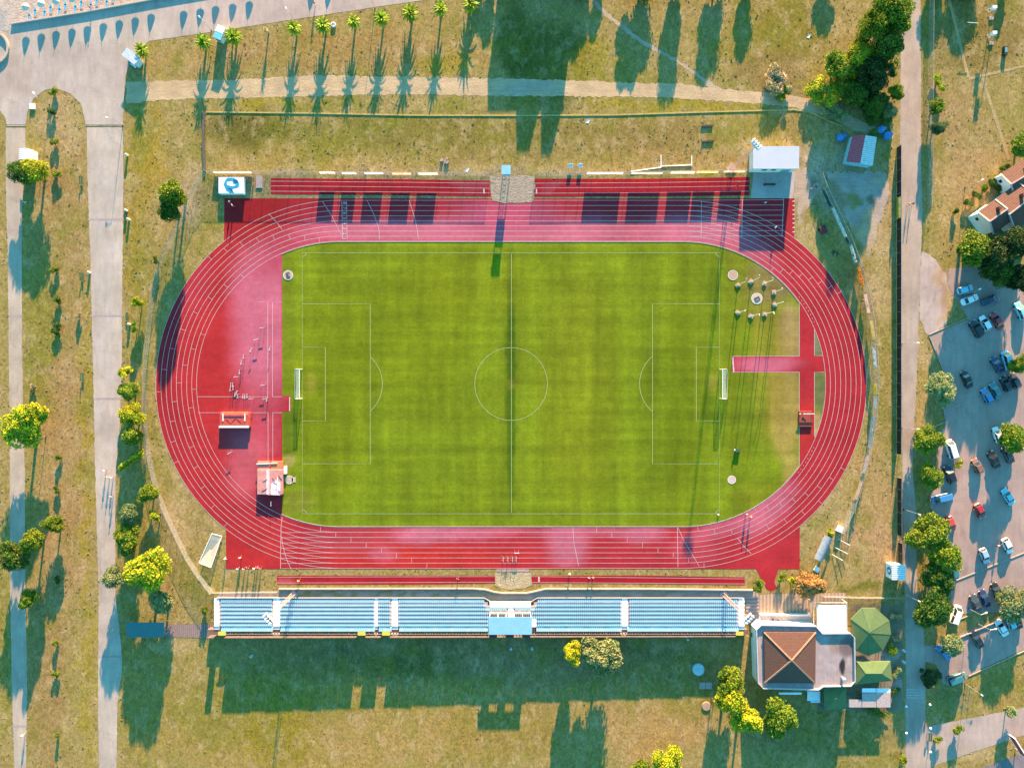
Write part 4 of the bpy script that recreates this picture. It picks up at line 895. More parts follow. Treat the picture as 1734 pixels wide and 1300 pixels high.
# west entrance
q = W(246, 1066, 2.7); t = thing('gatehouse', (*q, 0), 'blue roofed entrance gate in deep tree shade left of the grandstand', 'gate')
MB().box((0,0,2.7), (9.3,3.7,.12)).build('roof', M('gate_roof', (.05,.14,.145), .5, .1), t)
for sx in (-1, 1):
    for sy in (-1, 1): MB().tube((sx*4.3, sy*1.5, 0), (sx*4.3, sy*1.5, 2.65), .09, .09, 8).build('post', STEEL, t)
struct(sheet('gate_deck', [[(279,1056),(366,1056),(366,1080),(279,1078)]], .03, roof_mat('plank_deck', lit(176,150,140), lit(160,136,126), 0, .5)), 'grey plank deck between the entrance gate and the grandstand', 'deck')

# ---- restaurant
def PW(pts, h): return [W(*p, h) for p in pts]
rb = thing('clubhouse', (*W(1360,1110,2), 0), 'clubhouse with a brown tiled pyramid roof and a flat grey roof beside it', 'building'); ro = Vector((*rb.location.xy, 0))
def loc2(pts, h): return [(x-ro.x, y-ro.y) for x, y in PW(pts, h)]
rh = 4.2
out = [(1281,1066),(1289,1058),(1381.5,1060),(1393,1072.5),(1440,1072),(1447,1079),(1448,1153),(1441,1161),(1394,1162),(1386,1167.5),(1292.6,1165),(1284,1156)]
rp = loc2(out, rh)
MB().prism(rp, 0, rh-.55).build('wall', CREAM, rb)
sl = vcol_mat('flat_roof', .9, [((1,1,1), .5, 5, .8, 1.12), ((1,.12,1), 1.6, 3, .88, 1.08)], (3, .01))
rs_ = sheet('flat_roof', [out], rh-.4, sl, 2.5, lambda p: spots(p, lit(196,180,176), [(1428,1130,5,16,lit(30,30,44),.95),(1434,1094,16,20,lit(120,100,96),.8),(1412,1090,10,20,lit(170,150,130),.7),(1288,1110,6,60,lit(196,182,176),.4)], .2), paved=False)
rs_.scale = ((H-rh+.4)/H,)*2+(1,); rs_.parent = rb; rs_.location = (-ro.x, -ro.y, .001)
m = MB(); m.wall(rp, .22, rh-.5, rh+.12, closed=True); m.build('parapet', M('parapet_grey', (.42,.41,.40), .8, .15, 1.5), rb)
pc = loc2([(1294,1070),(1381.5,1070),(1380.7,1156.4),(1295,1155.6)], rh+.2); ap = loc2([(1340.5,1117)], rh+1.8)[0]
for a, b in ((0,1),(1,2),(2,3),(3,0)):
    m = MB(); m.quad((*pc[a], rh+.2), (*pc[b], rh+.2), (*ap, rh+1.9)); m.quad((*pc[a], rh-.4), (*pc[b], rh-.4), (*pc[b], rh+.2), (*pc[a], rh+.2)); m.build('roof', TILEH, rb)
m = MB(); [m.bar((*c, rh+.24), (*ap, rh+1.93), .34, .12) for c in pc]; m.build('hip_ridge', M('ridge_tile', lit(222,170,130), .8), rb)
m = MB(); q = loc2([(1428,1149)], rh+.3)[0]; m.box((*q, rh+.1), (.6,.6,1.0)); m.lathe((*q, rh+.6), [(.5,0),(.55,.15),(.2,.45)], 10); m.build('chimney', STEEL, rb)
m = MB(); q = loc2([(1333,1168)], 1.5)[0]; m.box((*q, 3.3), (5.6,.5,.12)); m.build('awning', WHITE, rb)
# upper terrace and deck north of it
t = thing('roof_terrace', (*W(1331,1050,1), 0), 'low white floored terrace between the wooden deck and the clubhouse', 'terrace'); to = t.location.xy
def lo(tt, pts, h): return [(x-tt.location.x, y-tt.location.y) for x, y in PW(pts, h)]
MB().prism(lo(t, [(1288,1041),(1373,1042),(1384,1056),(1384,1058),(1290,1056)], .6), 0, .6).build('floor', M('terrace_floor', lit(214,206,204), .8), t)
m = MB(); m.wall(lo(t, [(1287,1056),(1287,1040.5),(1373,1041.5)], 1), .25, 0, 1.1); m.build('parapet', WHITE, t)
struct(sheet('wooden_deck', [[(1285,1006),(1330,1005),(1392,1003),(1432,1003),(1432,1018),(1384,1020),(1374,1040),(1285,1039)]], .03, roof_mat('deck_boards', lit(214,184,150), lit(190,164,138), 0, .9), rough_edge=.3), 'wooden board deck in front of the clubhouse', 'deck')
struct(sheet('plank_walk', [[(1262,1010),(1285,1010),(1285,1054),(1264,1056)]], .034, roof_mat('walk_boards', lit(186,170,160), lit(170,156,150), R(90), .9)), 'plank walkway at the right end of the grandstand', 'deck')
t = thing('terrace_table', (*W(1312,1053,1), .6), 'small brown table with chairs on the white terrace', 'table'); MB().lathe((0,0,0), [(.25,0),(.05,.05),(.05,.7),(.45,.72),(.45,.76)], 12).build('tabletop', M('brown_wood', (.12,.06,.03), .6), t)
for a in (0.3, 2.2, 4.2): 
    m = MB(); c = (math.cos(a)*.8, math.sin(a)*.8); m.box((*c,.44), (.42,.42,.05)); m.box((c[0]*1.25, c[1]*1.25,.65), (.06,.42,.5), rz=a); [m.tube((c[0]+u*.18, c[1]+v*.18, 0), (c[0]+u*.18, c[1]+v*.18,.42), .02, .02, 5) for u in (-1,1) for v in (-1,1)]; m.build('chair', DARK, t)
# white twin awning
t = thing('terrace_awning', (*W(1408,1048,2.9), 0), 'white twin panel awning over the terrace beside the octagonal canopy', 'awning')
for a, b in ((1383.5,1408),(1409,1433)):
    q = lo(t, [(a,1024),(b,1024),(b,1071),(a,1071)], 3.0); n = 8; m = MB()
    for k in range(n):
        u0, u1 = k/n, (k+1)/n; f = lambda u: 2.85+.16*math.sin(u*math.pi)
        y0, y1 = q[0][1]+(q[3][1]-q[0][1])*u0, q[0][1]+(q[3][1]-q[0][1])*u1; m.quad((q[0][0], y0, f(u0)), (q[0][0], y1, f(u1)), (q[1][0], y1, f(u1)), (q[1][0], y0, f(u0)))
    m.build('awning_panel', M('white_canvas', (.78,.78,.78), .8, .05), t)
m = MB(); q = lo(t, [(1378,1020),(1434,1020),(1434,1072),(1378,1072)], 2.8); [m.tube((*c, 0), (*c, 2.8), .06, .06, 6) for c in q]; [m.bar((*q[i], 2.8), (*q[(i+1) % 4], 2.8), .1, .1) for i in range(4)]; m.build('frame', WHITE, t)
# green canopies
def tent(corners, ridge, h0, h1, label, cat='canopy', name='garden_canopy', mts=None):
    c0 = W(*(sum(c[0] for c in corners)/len(corners), sum(c[1] for c in corners)/len(corners)), h0); t = thing(name, (*c0, 0), label, cat); q = lo(t, corners, h0); r = lo(t, ridge, h1); n = len(q); m = MB()
    if len(r) == 1:
        for i in range(n): m.quad((*q[i], h0), (*q[(i+1) % n], h0), (*r[0], h1))
    else:
        m.quad((*q[0], h0), (*q[1], h0), (*r[1], h1), (*r[0], h1)); m.quad((*q[1], h0), (*q[2], h0), (*r[1], h1)); m.quad((*q[2], h0), (*q[3], h0), (*r[0], h1), (*r[1], h1)); m.quad((*q[3], h0), (*q[0], h0), (*r[0], h1))
    for i in range(n): m.quad((*q[i], h0-.3), (*q[(i+1) % n], h0-.3), (*q[(i+1) % n], h0), (*q[i], h0))
    m.build('canvas', mts or GREEN_C, t)
    for c in q: MB().tube((c[0]*.96, c[1]*.96, 0), (c[0]*.96, c[1]*.96, h0-.05), .06, .06, 6).build('pole', DARK, t)
    m = MB()
    for i in range(n):
        e = r[0] if len(r) == 1 else (r[0] if math.dist(q[i], r[0]) < math.dist(q[i], r[1]) else r[1]); m.bar((*q[i], h0+.01), (*e, h1+.02), .07, .05)
    m.build('seam_rib', M('canvas_seam', (.08,.13,.06), .8), t); return t
tent([(1441,1048),(1460,1029),(1483,1029),(1506,1050),(1509,1074),(1495,1101),(1470,1110),(1449,1101)], [(1472,1071)], 2.7, 4.1, 'large octagonal green canopy in the restaurant garden')
tent([(1451,1120),(1508,1119),(1511,1152),(1448,1159)], [(1466,1140),(1493,1140)], 2.7, 3.9, 'rectangular green ridge tent right of the flat grey roof')
tent([(1396,1163),(1433,1163),(1433,1200),(1396,1201)], [(1415,1183)], 2.6, 3.8, 'small square green tent below the flat grey roof')
# pergola
t = thing('pergola', (*W(1474,1188,2.4), 0), 'pale three bay pergola with creeper along its lower edge', 'pergola')
for a, b, c in ((1437,1459,1176),(1460,1483.5,1165),(1484.5,1508,1165)):
    m = MB(); q = lo(t, [(a,c+8),(b,c+8),(b,1197),(a,1197)], 2.5); m.prism(q, 2.45, 2.5); 
    m.build('roof_panel', M('pergola_sheet', lit(206,190,184), .7), t)
    if c < 1170: q = lo(t, [(a,c),(b,c),(b,c+7),(a,c+7)], 2.4); MB().prism(q, 2.3, 2.36).build('blind', WHITE, t)
m = MB(); [m.tube((*c, 0), (*c, 2.42), .06, .06, 6) for c in lo(t, [(1438,1178),(1459,1178),(1484,1178),(1508,1178),(1438,1196),(1459,1196),(1484,1196),(1508,1196)], 2.4)]; m.build('pole', DARK, t)
struct(sheet('restaurant_yard', [[(1440,1022),(1530,1022),(1531,1205),(1440,1202),(1385,1204),(1384,1168),(1440,1160)]], .008, DM, 7, pcol(lit(150,140,110), [(1515,1110,14,8,lit(200,180,170),.8),(1517,1157,14,8,lit(200,180,170),.8),(1480,1112,40,6,lit(190,176,166),.7)]), paved=True), 'shaded garden yard of the restaurant', 'yard')
t = thing('garden_bench', (*W(1378,1178,.8), 0), 'white furniture stack in the shade below the clubhouse', 'furniture'); m = MB(); m.box((0,0,.75), (3.2,2.4,.06)); [m.box((u*1.4, v*1,.36), (.1,.1,.72)) for u in (-1,1) for v in (-1,1)]; m.box((.6,-1.6,.45), (2.4,.4,.06)); m.box((.6,-1.6,.22), (2.2,.1,.4)); m.build('tabletop', WHITE, t)

# ---- white equipment building
q = W(1313,288.5,0); t = thing('equipment_building', (*q, 0), 'plain white flat roofed building at the top right corner of the track', 'building'); hh = 3.6
c = lo(t, [(1275,248),(1353,246),(1352,286),(1276,286)], hh); ww = c[1][0]-c[0][0]; y0 = c[2][1]; y1 = c[0][1]
MB().box(((c[0][0]+c[1][0])/2, (y0+y1)/2, hh/2-.1), (ww-.5, y1-y0-.5, hh-.2)).build('wall', CREAM, t); MB().box(((c[0][0]+c[1][0])/2, (y0+y1)/2, hh), (ww, y1-y0, .2)).build('roof', M('white_membrane', lit(216,224,232), .5, .04, .3), t)
m = MB(); m.box((2.0, y0+.23, 1.1), (2.2,.08,2.2)); m.build('door', M('teal_door', (.12,.3,.33), .5), t); m = MB(); [m.box((x_, y0+.23, 1.9), (1.2,.06,.9)) for x_ in (-3.5,-1.2)]; m.build('window', M('dark_glass', (.02,.03,.035), .1), t)
# striped shed
t = thing('storage_shed', (*W(1460,256,1.5), 0), 'shed with one dark red and one pale corrugated roof half', 'shed'); c = lo(t, [(1444,228),(1485,232),(1478,281),(1433,274)], 2.4); bw = lo(t, [(1440,230),(1482,233),(1473,279),(1434,273)], 0)
a, b, c_, d = c; m = MB(); m.prism([(x*.95, y*.95) for x, y in c], 0, 2.3); m.build('wall', M('shed_blue', (.22,.45,.52), .6), t); mid0 = ((a[0]+b[0])/2, (a[1]+b[1])/2); mid1 = ((c_[0]+d[0])/2, (c_[1]+d[1])/2)
m = MB(); m.quad((*a, 2.32), (*d, 2.32), (*mid1, 2.75), (*mid0, 2.75)); m.build('red_roof', roof_mat('red_corrugated', (.40,.06,.08), (.50,.08,.10), R(82), .5), t)
m = MB(); m.quad((*mid0, 2.75), (*mid1, 2.75), (*c_, 2.32), (*b, 2.32)); m.build('pale_roof', roof_mat('pale_corrugated', (.42,.46,.46), (.6,.6,.6), R(82), .5), t)
# houses on the right
def house(ra, rb_, off, he, hr, label, nm='white_house'):
    """ridge pixel ends at height hr, half width off (m)"""
    A, B = Vector(W(*ra, hr)), Vector(W(*rb_, hr)); c = (A+B)/2; t = thing(nm, (*c, 0), label, 'house'); d = (B-A).normalized(); n = Vector((-d.y, d.x)); a, b = A-c, B-c
    m = MB(); k = off*.93; p = [a+n*k+d*.2, b+n*k-d*.2, b-n*k-d*.2, a-n*k+d*.2]; m.prism([tuple(v) for v in p], 0, he); 
    for e, s_ in ((a+d*.2, 1), (b-d*.2, -1)): m.quad((*(e+n*k), he), (*(e-n*k), he), (*e, hr-.06))
    m.build('wall', M('house_wall', (.72,.70,.70), .85, .05), t)
    dz = (hr-he)*.1
    for sg in (1, -1):
        m = MB(); m.quad((*(a), hr), (*(b), hr), (*(b+n*sg*off*1.08), he-dz), (*(a+n*sg*off*1.08), he-dz)); m.build('roof', TILE, t)
    m = MB(); m.bar((*a, hr+.05), (*b, hr+.05), .3, .14); 
    for e in (a, b):
        for sg in (1, -1): m.bar((*e, hr+.05), (*(e+n*sg*off*1.08), he-dz+.06), .35, .16)
    m.build('verge_trim', M('verge_white', lit(226,206,190), .8), t)
    m = MB(); w_ = a+d*.19; m.bar((*(w_+n*1.2), he*.55), (*(w_+n*2.0), he*.55), .06, 1.0); m.build('window', M('dark_glass', (.02,.03,.035), .1), t)
    m = MB(); q_ = (a*.3+b*.7)+n*off*.4; m.box((q_.x, q_.y, hr-.1), (.7,.7,1.3)); m.build('chimney', TILE, t); return t
house((1676,375),(1706,354),3.1,4.6,6.0,'white gabled house with brown tiled roof next to the car park trees')
house((1709,363),(1752,330),4.2,4.0,5.6,'long tiled house at the right edge joined behind the white gabled house')
house((1712,312),(1756,286),3.2,3.4,4.6,'small pink walled house at the right edge above the long tiled house','pink_house')
# ticket kiosk on the service road
t = thing('ticket_kiosk', (*W(1516,966,1.6), 0), 'white ticket kiosk with ribbed roof and a blue emblem on its side', 'kiosk'); c = lo(t, [(1511,956),(1533,957),(1533,981),(1512,981)], 3.0); x0, x1, y0, y1 = c[0][0], c[1][0], c[2][1], c[1][1]; cx_, cy_ = (x0+x1)/2, (y0+y1)/2
MB().box((cx_, cy_, 1.45), (x1-x0, y1-y0, 2.9)).build('wall', WHITE, t); MB().box((cx_, cy_, 2.96), (x1-x0+.2, y1-y0+.2, .12)).build('roof', CORR, t)
m = MB(); m.tube((x0-.004, cy_+.1, 1.55), (x0-.05, cy_+.1, 1.55), 1.0, 1.0, 20); m.build('emblem', M('emblem_blue', (.03,.22,.30), .5), t); m = MB(); m.box((x0-.06, cy_+.1, 1.75), (.03,.5,.7)); m.box((x0-.06, cy_-.15, 1.1), (.03,.9,.22)); m.build('emblem_mark', WHITE, t)
# ---------------------------------------------------------------- banners on the fences
def hoarding(a, b, label, mt, z0=.9, z1=2.25, group=None, hs=1.6):
    A, B = Vector(W(*a, hs)), Vector(W(*b, hs)); c = (A+B)/2; d = (B-A).normalized(); L = (B-A).length; n = Vector((-d.y, d.x))
    if n.dot(-c) < 0: n = -n
    c = c + n*.06; t = thing('banner', (*c, 0), label, 'banner', rz=math.atan2(d.y, d.x), group=group)
    m = MB(); k = max(1, int(L/1.2)); rg = random.Random(int(a[0]*7+a[1]))
    z = [rg.uniform(-.03, .03) for _ in range(k+1)]
    for i in range(k):
        x0, x1 = -L/2+L*i/k, -L/2+L*(i+1)/k; m.quad((x0, z[i], z0), (x1, z[i+1], z0), (x1, z[i+1], z1), (x0, z[i], z1))
    o = m.build('cloth', mt, t); sm = o.modifiers.new('thick', 'SOLIDIFY'); sm.thickness = .015
    m = MB(); m.tube((-L/2,0,z1), (L/2,0,z1), .025, .025, 6); m.build('rail', STEEL, t)
    for s_ in (-1, 1): MB().tube((s_*L/2,0,0), (s_*L/2,0,z1), .03, .03, 6).build('post', STEEL, t)
    return t
BW = banner_mat('banner_white', (.86,.83,.80)); BR = banner_mat('banner_white_red', (.84,.78,.74), (.70,.16,.14), 4); BC = banner_mat('banner_cream', (.80,.68,.36)); BP = banner_mat('banner_pink', (.84,.62,.52))
BB = banner_mat('banner_white_blue', (.84,.86,.86), (.10,.35,.55), 3); BO = banner_mat('banner_orange', (.80,.40,.05), (.10,.05,.03), 2.5); BY = banner_mat('banner_yellow', (.75,.66,.05), (.75,.75,.7), 1.0); BV = banner_mat('banner_violet', (.84,.82,.84), (.22,.08,.20), 4); BT = banner_mat('banner_teal', (.03,.20,.22)); BK = banner_mat('banner_black_white', (.84,.84,.84), (.03,.03,.05), 1.6)
nb = [(359,424,290,BW,'long white banner at the left end of the top fence above the printed booth'),(541,567,292,BW,'white banner on the top fence, leftmost of the cluster over the left sprint strip'),(579,603,293,BW,'narrow white banner on the top fence between two wider ones'),(617,649,293,BW,'clean white banner in the middle of the left fence cluster'),(664,696,294,BP,'pinkish banner on the top fence above the left sprint strip'),(708,741,294,BW,'white banner on the top fence nearest to the gravel pit'),
 (994,1055,293,BC if False else BW,'long plain white banner on the top fence right of the gravel pit'),(1069,1122,293,BR,'white banner with red lettering on the top fence under the leaning goal frame'),(1136,1176,292,BW,'white banner right of the red lettered one on the top fence'),(1180,1216,291,BC,'cream yellow banner on the top fence'),(1226,1262,290,BP,'pinkish banner at the right end of the top fence')]
for a, b, y, mt, lb in nb: hoarding((a, y), (b, y), lb, mt, z0=.85 if a > 400 else .15, z1=2.3 if a > 400 else 1.3)
eb = [((1395,321),(1408,350),BT,'dark teal banner at the top of the curved right fence'),((1411,352),(1433,401),BB,'long white banner with blue lettering on the curved right fence'),((1434,403),(1438,411),BT,'short dark green banner between two white ones on the curved fence'),((1441,414),(1450,444),BK,'white banner with black marks above the orange one'),((1454,452),(1462,484),BO,'bright orange banner on the curved right fence'),((1466,497),(1472,530),BR,'pinkish white banner below the orange one'),((1476,543),(1481,574),BC,'cream yellow banner on the right fence'),((1480.5,587),(1483,622),BB,'white banner with blue marks below the cream one'),((1483,647),(1484,668),BY,'yellow banner on the right fence'),((1483.5,670),(1482,692),BW,'pale banner directly under the yellow one'),((1480,704),(1473,757),BV,'long white banner with violet lettering on the right fence'),((1470.5,770),(1463,801),BR,'white banner with red lettering near the lower end of the right fence'),((1459.5,815),(1450,845),BR if False else BP,'pale pink banner, lowest on the curved right fence')]
for a, b, mt, lb in eb: hoarding(a, b, lb, mt, z0=.75, z1=2.2)
hoarding((1522,334),(1522,370),'yellow board on the dark road fence by the gravel yard',BY,z0=.6,z1=2.4,hs=1.5)
# judges' tower
q = W(857, 287.5, 4.6); t = thing('timing_tower', (*q, 0), 'small judges tower with a pale blue roof above the gravel pit', 'tower')
m = MB(); [m.bar((u*.85, v*.85, 0), (u*.85, v*.85, 4.5), .1, .1) for u in (-1,1) for v in (-1,1)]; m.build('frame', STEEL, t)
m = MB(); m.box((0,-.92,2.75), (1.9,.06,1.0)); m.box((0,.92,2.75), (1.9,.06,1.0)); m.box((.92,0,2.75), (.06,1.78,1.0)); m.box((-.92,0,2.75), (.06,1.78,1.0)); m.box((0,0,2.3), (1.8,1.8,.06)); m.build('cabin', ROOFB, t)
MB().box((0,0,4.55), (2.2,2.2,.12)).build('roof', ROOFB, t); MB().box((0,0,4.1), (1.9,1.9,.5)).build('upper_panel', ROOFB, t); m = MB(); m.bar((-.3,1.3,0), (-.3,.98,2.3), .06, .06); m.bar((.3,1.3,0), (.3,.98,2.3), .06, .06); [m.bar((-.3,1.3-.04*k,.28*k+.2), (.3,1.3-.04*k,.28*k+.2), .04, .04) for k in range(8)]; m.build('ladder', STEEL, t)
# printed booth
t = thing('printed_booth', (*W(391.5,314,1.3), 0), 'low booth with a white and blue printed top at the top left track corner', 'booth'); bx_, by_ = 43*S*.99, 28*S*.99
MB().box((0,0,.62), (bx_-.1, by_-.1, 1.24)).build('body', WHITE, t); MB().box((0,0,1.27), (bx_, by_, .06)).build('printed_top', M('tarp_white', (.80,.78,.78), .6, .05), t)
PB1 = M('print_blue', (.03,.28,.40), .5, .3, 3); PB2 = M('print_navy', (.02,.08,.22), .5, .2, 3)
m = MB(); m.prism([(-1.9,.2),(-1.5,1.2),(-1.0,1.9),(.6,1.9),(1.6,1.3),(2.0,.4),(1.9,-.5),(1.2,-.8),(.5,-.9),(.2,-1.3),(.9,-2.0),(-.3,-2.0),(-1.3,-1.3)], 1.302, 1.306); m.build('print', PB1, t)
m = MB(); m.prism([(.6,1.6),(1.5,1.2),(1.9,.6),(.9,.5),(.5,1.0)], 1.309, 1.312); m.prism([(-.9,-.6),(.2,-.8),(.3,-1.2),(.7,-1.8),(-.2,-1.4)], 1.309, 1.312); m.build('print_shade', PB2, t)
m = MB(); m.prism([(-1.1,.9),(.3,1.0),(.5,.3),(1.1,.2),(1.0,-.1),(.1,-.2),(-1.0,.0)], 1.314, 1.317); m.build('print_patch', WHITE, t)
t = tag(MB().box((*W(439,308,.1),.1), (1.6,3.1,.2)).build('concrete_slab', GREYC), 'pale upright concrete slab pad between the printed booth and the sprint strip', 'slab')
hoarding((428,300),(428,314),'small orange net panel beside the concrete slab',BO,z0=.1,z1=.8,hs=.4)
# ---------------------------------------------------------------- goals
GPOST = M('goal_white', (.80,.80,.78), .4, .04); NET = mesh_mat('goal_net', (.75,.77,.75), .24)
def goal(px, py, sgn, label):
    q = W(px, py); t = thing('football_goal', (*q, 0), label, 'goal'); w2 = 3.66
    m = MB(); m.tube((0,-w2,0), (0,-w2,2.44), .07, .07, 8); m.tube((0,w2,0), (0,w2,2.44), .07, .07, 8); m.tube((0,-w2-.07,2.44), (0,w2+.07,2.44), .075, .075, 8); m.build('goal_frame', GPOST, t)
    m = MB()
    for y in (-w2, w2): m.tube((0,y,2.44), (sgn*.9,y*1.02,2.40), .035, .035, 6); m.tube((sgn*.9,y*1.02,2.40), (sgn*1.9,y*1.03,.05), .03, .03, 6)
    m.tube((sgn*1.9,-w2,.05), (sgn*1.9,w2,.05), .03, .03, 6); m.build('net_stay', GPOST, t)
    m = MB(); n = 8; zs = lambda u: -.18*math.sin(u*math.pi)
    for i in range(n):
        a, b = i/n, (i+1)/n; ya, yb_ = -w2+2*w2*a, -w2+2*w2*b
        m.quad((0,ya,2.42), (0,yb_,2.42), (sgn*.9,yb_,2.38+zs(b)), (sgn*.9,ya,2.38+zs(a))); m.quad((sgn*.9,ya,2.38+zs(a)), (sgn*.9,yb_,2.38+zs(b)), (sgn*(1.9-.3*math.sin(b*math.pi)),yb_,.03), (sgn*(1.9-.3*math.sin(a*math.pi)),ya,.03))
    for y in (-w2, w2): m.quad((0,y,2.42), (sgn*.9,y,2.38), (sgn*1.9,y,.03), (0,y,.03))
    m.build('net', NET, t)
goal(512, 650, -1, 'white football goal with net at the left end of the pitch'); goal(1218.5, 650, 1, 'white football goal with net at the right end of the pitch')
# old goal lying by the fence
t = thing('old_goal', (*W(358,931), 0), 'old netted goal lying slanted in the dry grass at the lower left track corner', 'goal', rz=R(-16)+R(90)-R(90))
m = MB(); c = [(-.9,4.1),(1.7,4.2),(1.4,-3.9),(-1.8,-3.6)]; [m.tube((*c[i], .35 if i in (0,1) else .9), (*c[(i+1) % 4], .35 if (i+1) % 4 in (0,1) else .9), .07, .07, 8) for i in range(4)]; m.build('goal_frame', GPOST, t)
m = MB(); m.quad((*c[0],.35), (*c[1],.35), (.2,.2,.1), (-.5,0,.1)); m.quad((-.5,0,.1), (.2,.2,.1), (*c[2],.9), (*c[3],.9)); m.quad((*c[1],.35), (*c[2],.9), (.2,.2,.1)); m.quad((*c[0],.35), (-.5,0,.1), (*c[3],.9)); m.build('net', mesh_mat('torn_net', (.6,.58,.5), .5), t)
# leaning white goal frame behind the top fence
m = MB(); h = .12
for a, b in (((1068,291),(1119,284)),((1119,263),(1119,284)),((1119,282),(1171,280)),((1171,264),(1171,281))): m.tube((*W(*a), h), (*W(*b), h), .11, .11, 8)
tag(m.build('goal_frame', GPOST), 'white goal frame lying in the dry grass behind the top fence', 'goal')
# ---------------------------------------------------------------- throwing area
def circle(px, py, r, label, col, rim=None):
    q = W(px, py); t = thing('throwing_circle', (*q, 0), label, 'throwing circle'); m = MB(); m.lathe((0,0,0), [(r*S,.0),(r*S,.075),(r*S*.97,.08),(0.01,.08)], 32); m.build('slab', M('circle_'+'%d%d' % (px, py), col, .9, .1, 1.5), t)
    m = MB(); m.ribbon([(r*S*.975*math.cos(a*.19635), r*S*.975*math.sin(a*.19635)) for a in range(32)], .07, .086, closed=True); m.build('rim', WHITE, t); return t
circle(488,466,8.2,'pale concrete throwing circle with a dark mat near the top left of the pitch',lit(214,190,170)); circle(490,812,7.2,'plain pale throwing circle beside the big landing mat',lit(214,196,172)); circle(1241,466,8.4,'pinkish concrete throwing circle near the top right of the pitch',lit(206,174,150)); circle(1239,812,7.0,'small very pale throwing circle near the bottom right of the pitch',lit(226,204,186)); circle(1281.5,505.5,9.4,'concrete throwing circle inside the ring of cage poles',lit(222,204,180))
def mat_box(px, py, label, rz):
    t = thing('rubber_mat', (*W(px,py), .085), label, 'mat', rz=rz); m = MB(); m.box((0,0,.04), (1.3,.95,.08)); m.build('sheet', M('dark_rubber', (.06,.06,.075), .7), t, bevel=.02); m = MB(); m.box((-.1,-.25,.1), (.75,.3,.04)); m.build('flap', M('grey_rubber', (.2,.2,.2), .7), t)
mat_box(488,466,'dark mat lying on the top left throwing circle',R(100)); mat_box(1282,506,'dark mat lying on the circle inside the cage poles',R(25))
m = MB(); m.box((*W(497.5,812),.04), (1.0,1.3,.08)); tag(m.build('edge_slab', M('circle_490812', (.3,.3,.3))), 'small pale slab at the right edge of the circle beside the landing mat', 'slab')
cp = [(1249,483),(1271.5,477),(1294.5,480),(1310,495),(1311,516),(1249,529.5),(1271.5,535.5),(1294.5,532)]
cl = ['leftmost cage pole in the upper part of the throwing cage ring','second cage pole along the upper edge of the throwing cage ring','third cage pole along the upper edge, above the circle to the right','cage pole at the upper right of the throwing cage ring','cage pole at the lower right of the throwing cage ring','leftmost cage pole in the lower part of the throwing cage ring','middle cage pole at the bottom of the throwing cage ring','cage pole right of the middle one at the bottom of the ring']
for i, (x, y) in enumerate(cp):
    t = thing('cage_pole', (*W(x,y), 0), cl[i], 'cage pole', rz=.6+.35*i, group='poles of the throwing cage'); m = MB(); m.box((0,0,.12), (1.15,1.0,.24)); m.box((0,0,.3), (.5,.5,.12)); m.build('footing', M('cage_footing', lit(200,186,164), .9), t)
    m = MB(); m.tube((0,0,.3), (.0,.05,6.2), .08, .065, 8); m.tube((0,.05,6.2), (.25,.6,7.1), .065, .05, 8); m.tube((.25,.6,7.1), (.1,.75,7.15), .05, .05, 6); m.build('pole', M('cage_pole_paint', (.62,.60,.50), .5), t)
# ---------------------------------------------------------------- landing mats
RMAT = M('mat_red', (.42,.06,.04), .6, .25, 1.2); PMAT = M('mat_pink', (.50,.21,.18), .6, .18, 1.0); ORG = M('mat_orange', (.55,.16,.07), .6, .2, 1.2)
t = thing('landing_mat', (*W(396,711,1), 0), 'red high jump landing mat with loose straps on the left red area', 'landing mat'); a_, b_ = 49*S, 27*S
m = MB(); m.box((0,-.2,.45), (a_, b_-.7, .9)); m.build('cushion', RMAT, t, bevel=.12); MB().box((0,b_/2-.35,.3), (a_-.4,.7,.6)).build('front_wedge', ORG, t, bevel=.08); MB().box((0,-b_/2+.3,.98), (a_+.2,.45,.14)).build('white_edge', WHITE, t); MB().box((a_/2+.15,0,.4), (.4,b_-.4,.8)).build('side_flap', RMAT, t, bevel=.06)
for sx in (-1, 1): m = MB(); m.box((sx*(a_/2-.9),.7,.96), (.22,1.9,.08)); m.build('upright', WHITE, t)
m = MB(); m.bar((-2,.3,.95), (-.8,-.7,.97), .06, .05); m.bar((-.6,-.6,.95), (.4,.6,.97), .06, .05); m.bar((.6,.4,.95), (1.9,-.6,.97), .06, .05); m.bar((-2.6,.95,.95), (2.6,.95,.95), .25, .05); m.build('strap', M('strap_violet', (.18,.04,.12), .7), t)
t = thing('landing_mat', (*W(457,809,1), 0), 'big pole vault landing mat with a pale torn cover by the lower left bend', 'landing mat'); a_, b_ = 45*S, 58*S
MB().box((0,-1.0,.55), (a_-.3, b_-2.3, 1.1)).build('cushion', PMAT, t, bevel=.15); m = MB(); m.box((-1.7,b_/2-1.2,.42), (3.0,2.0,.84)); m.build('front_cushion', M('mat_salmon', (.52,.17,.12), .6, .2, 1.2), t, bevel=.12); m = MB(); m.box((1.6,b_/2-1.2,.42), (2.9,2.0,.84)); m.build('front_cushion', ORG, t, bevel=.12)
m = MB(); m.box((-.55,-1.0,1.12), (.5,b_-2.4,.06)); m.box((-.15,-1.0,1.14), (.12,b_-2.0,.06)); m.build('cover_seam', M('tarp_grey', (.6,.56,.58), .6), t)
m = MB(); rg = random.Random(4)
for i in range(10): x0 = rg.uniform(-2.9, 2.6); y0_ = rg.uniform(-3.8, 1.6); a = rg.uniform(.3, 1.0)*(1 if x0 < -.6 else -1); m.bar((x0,y0_,1.12), (x0+math.cos(a)*1.3, y0_+math.sin(a)*1.3, 1.15), .07, .08)
m.build('fold', M('tarp_fold', (.25,.08,.10), .7), t)
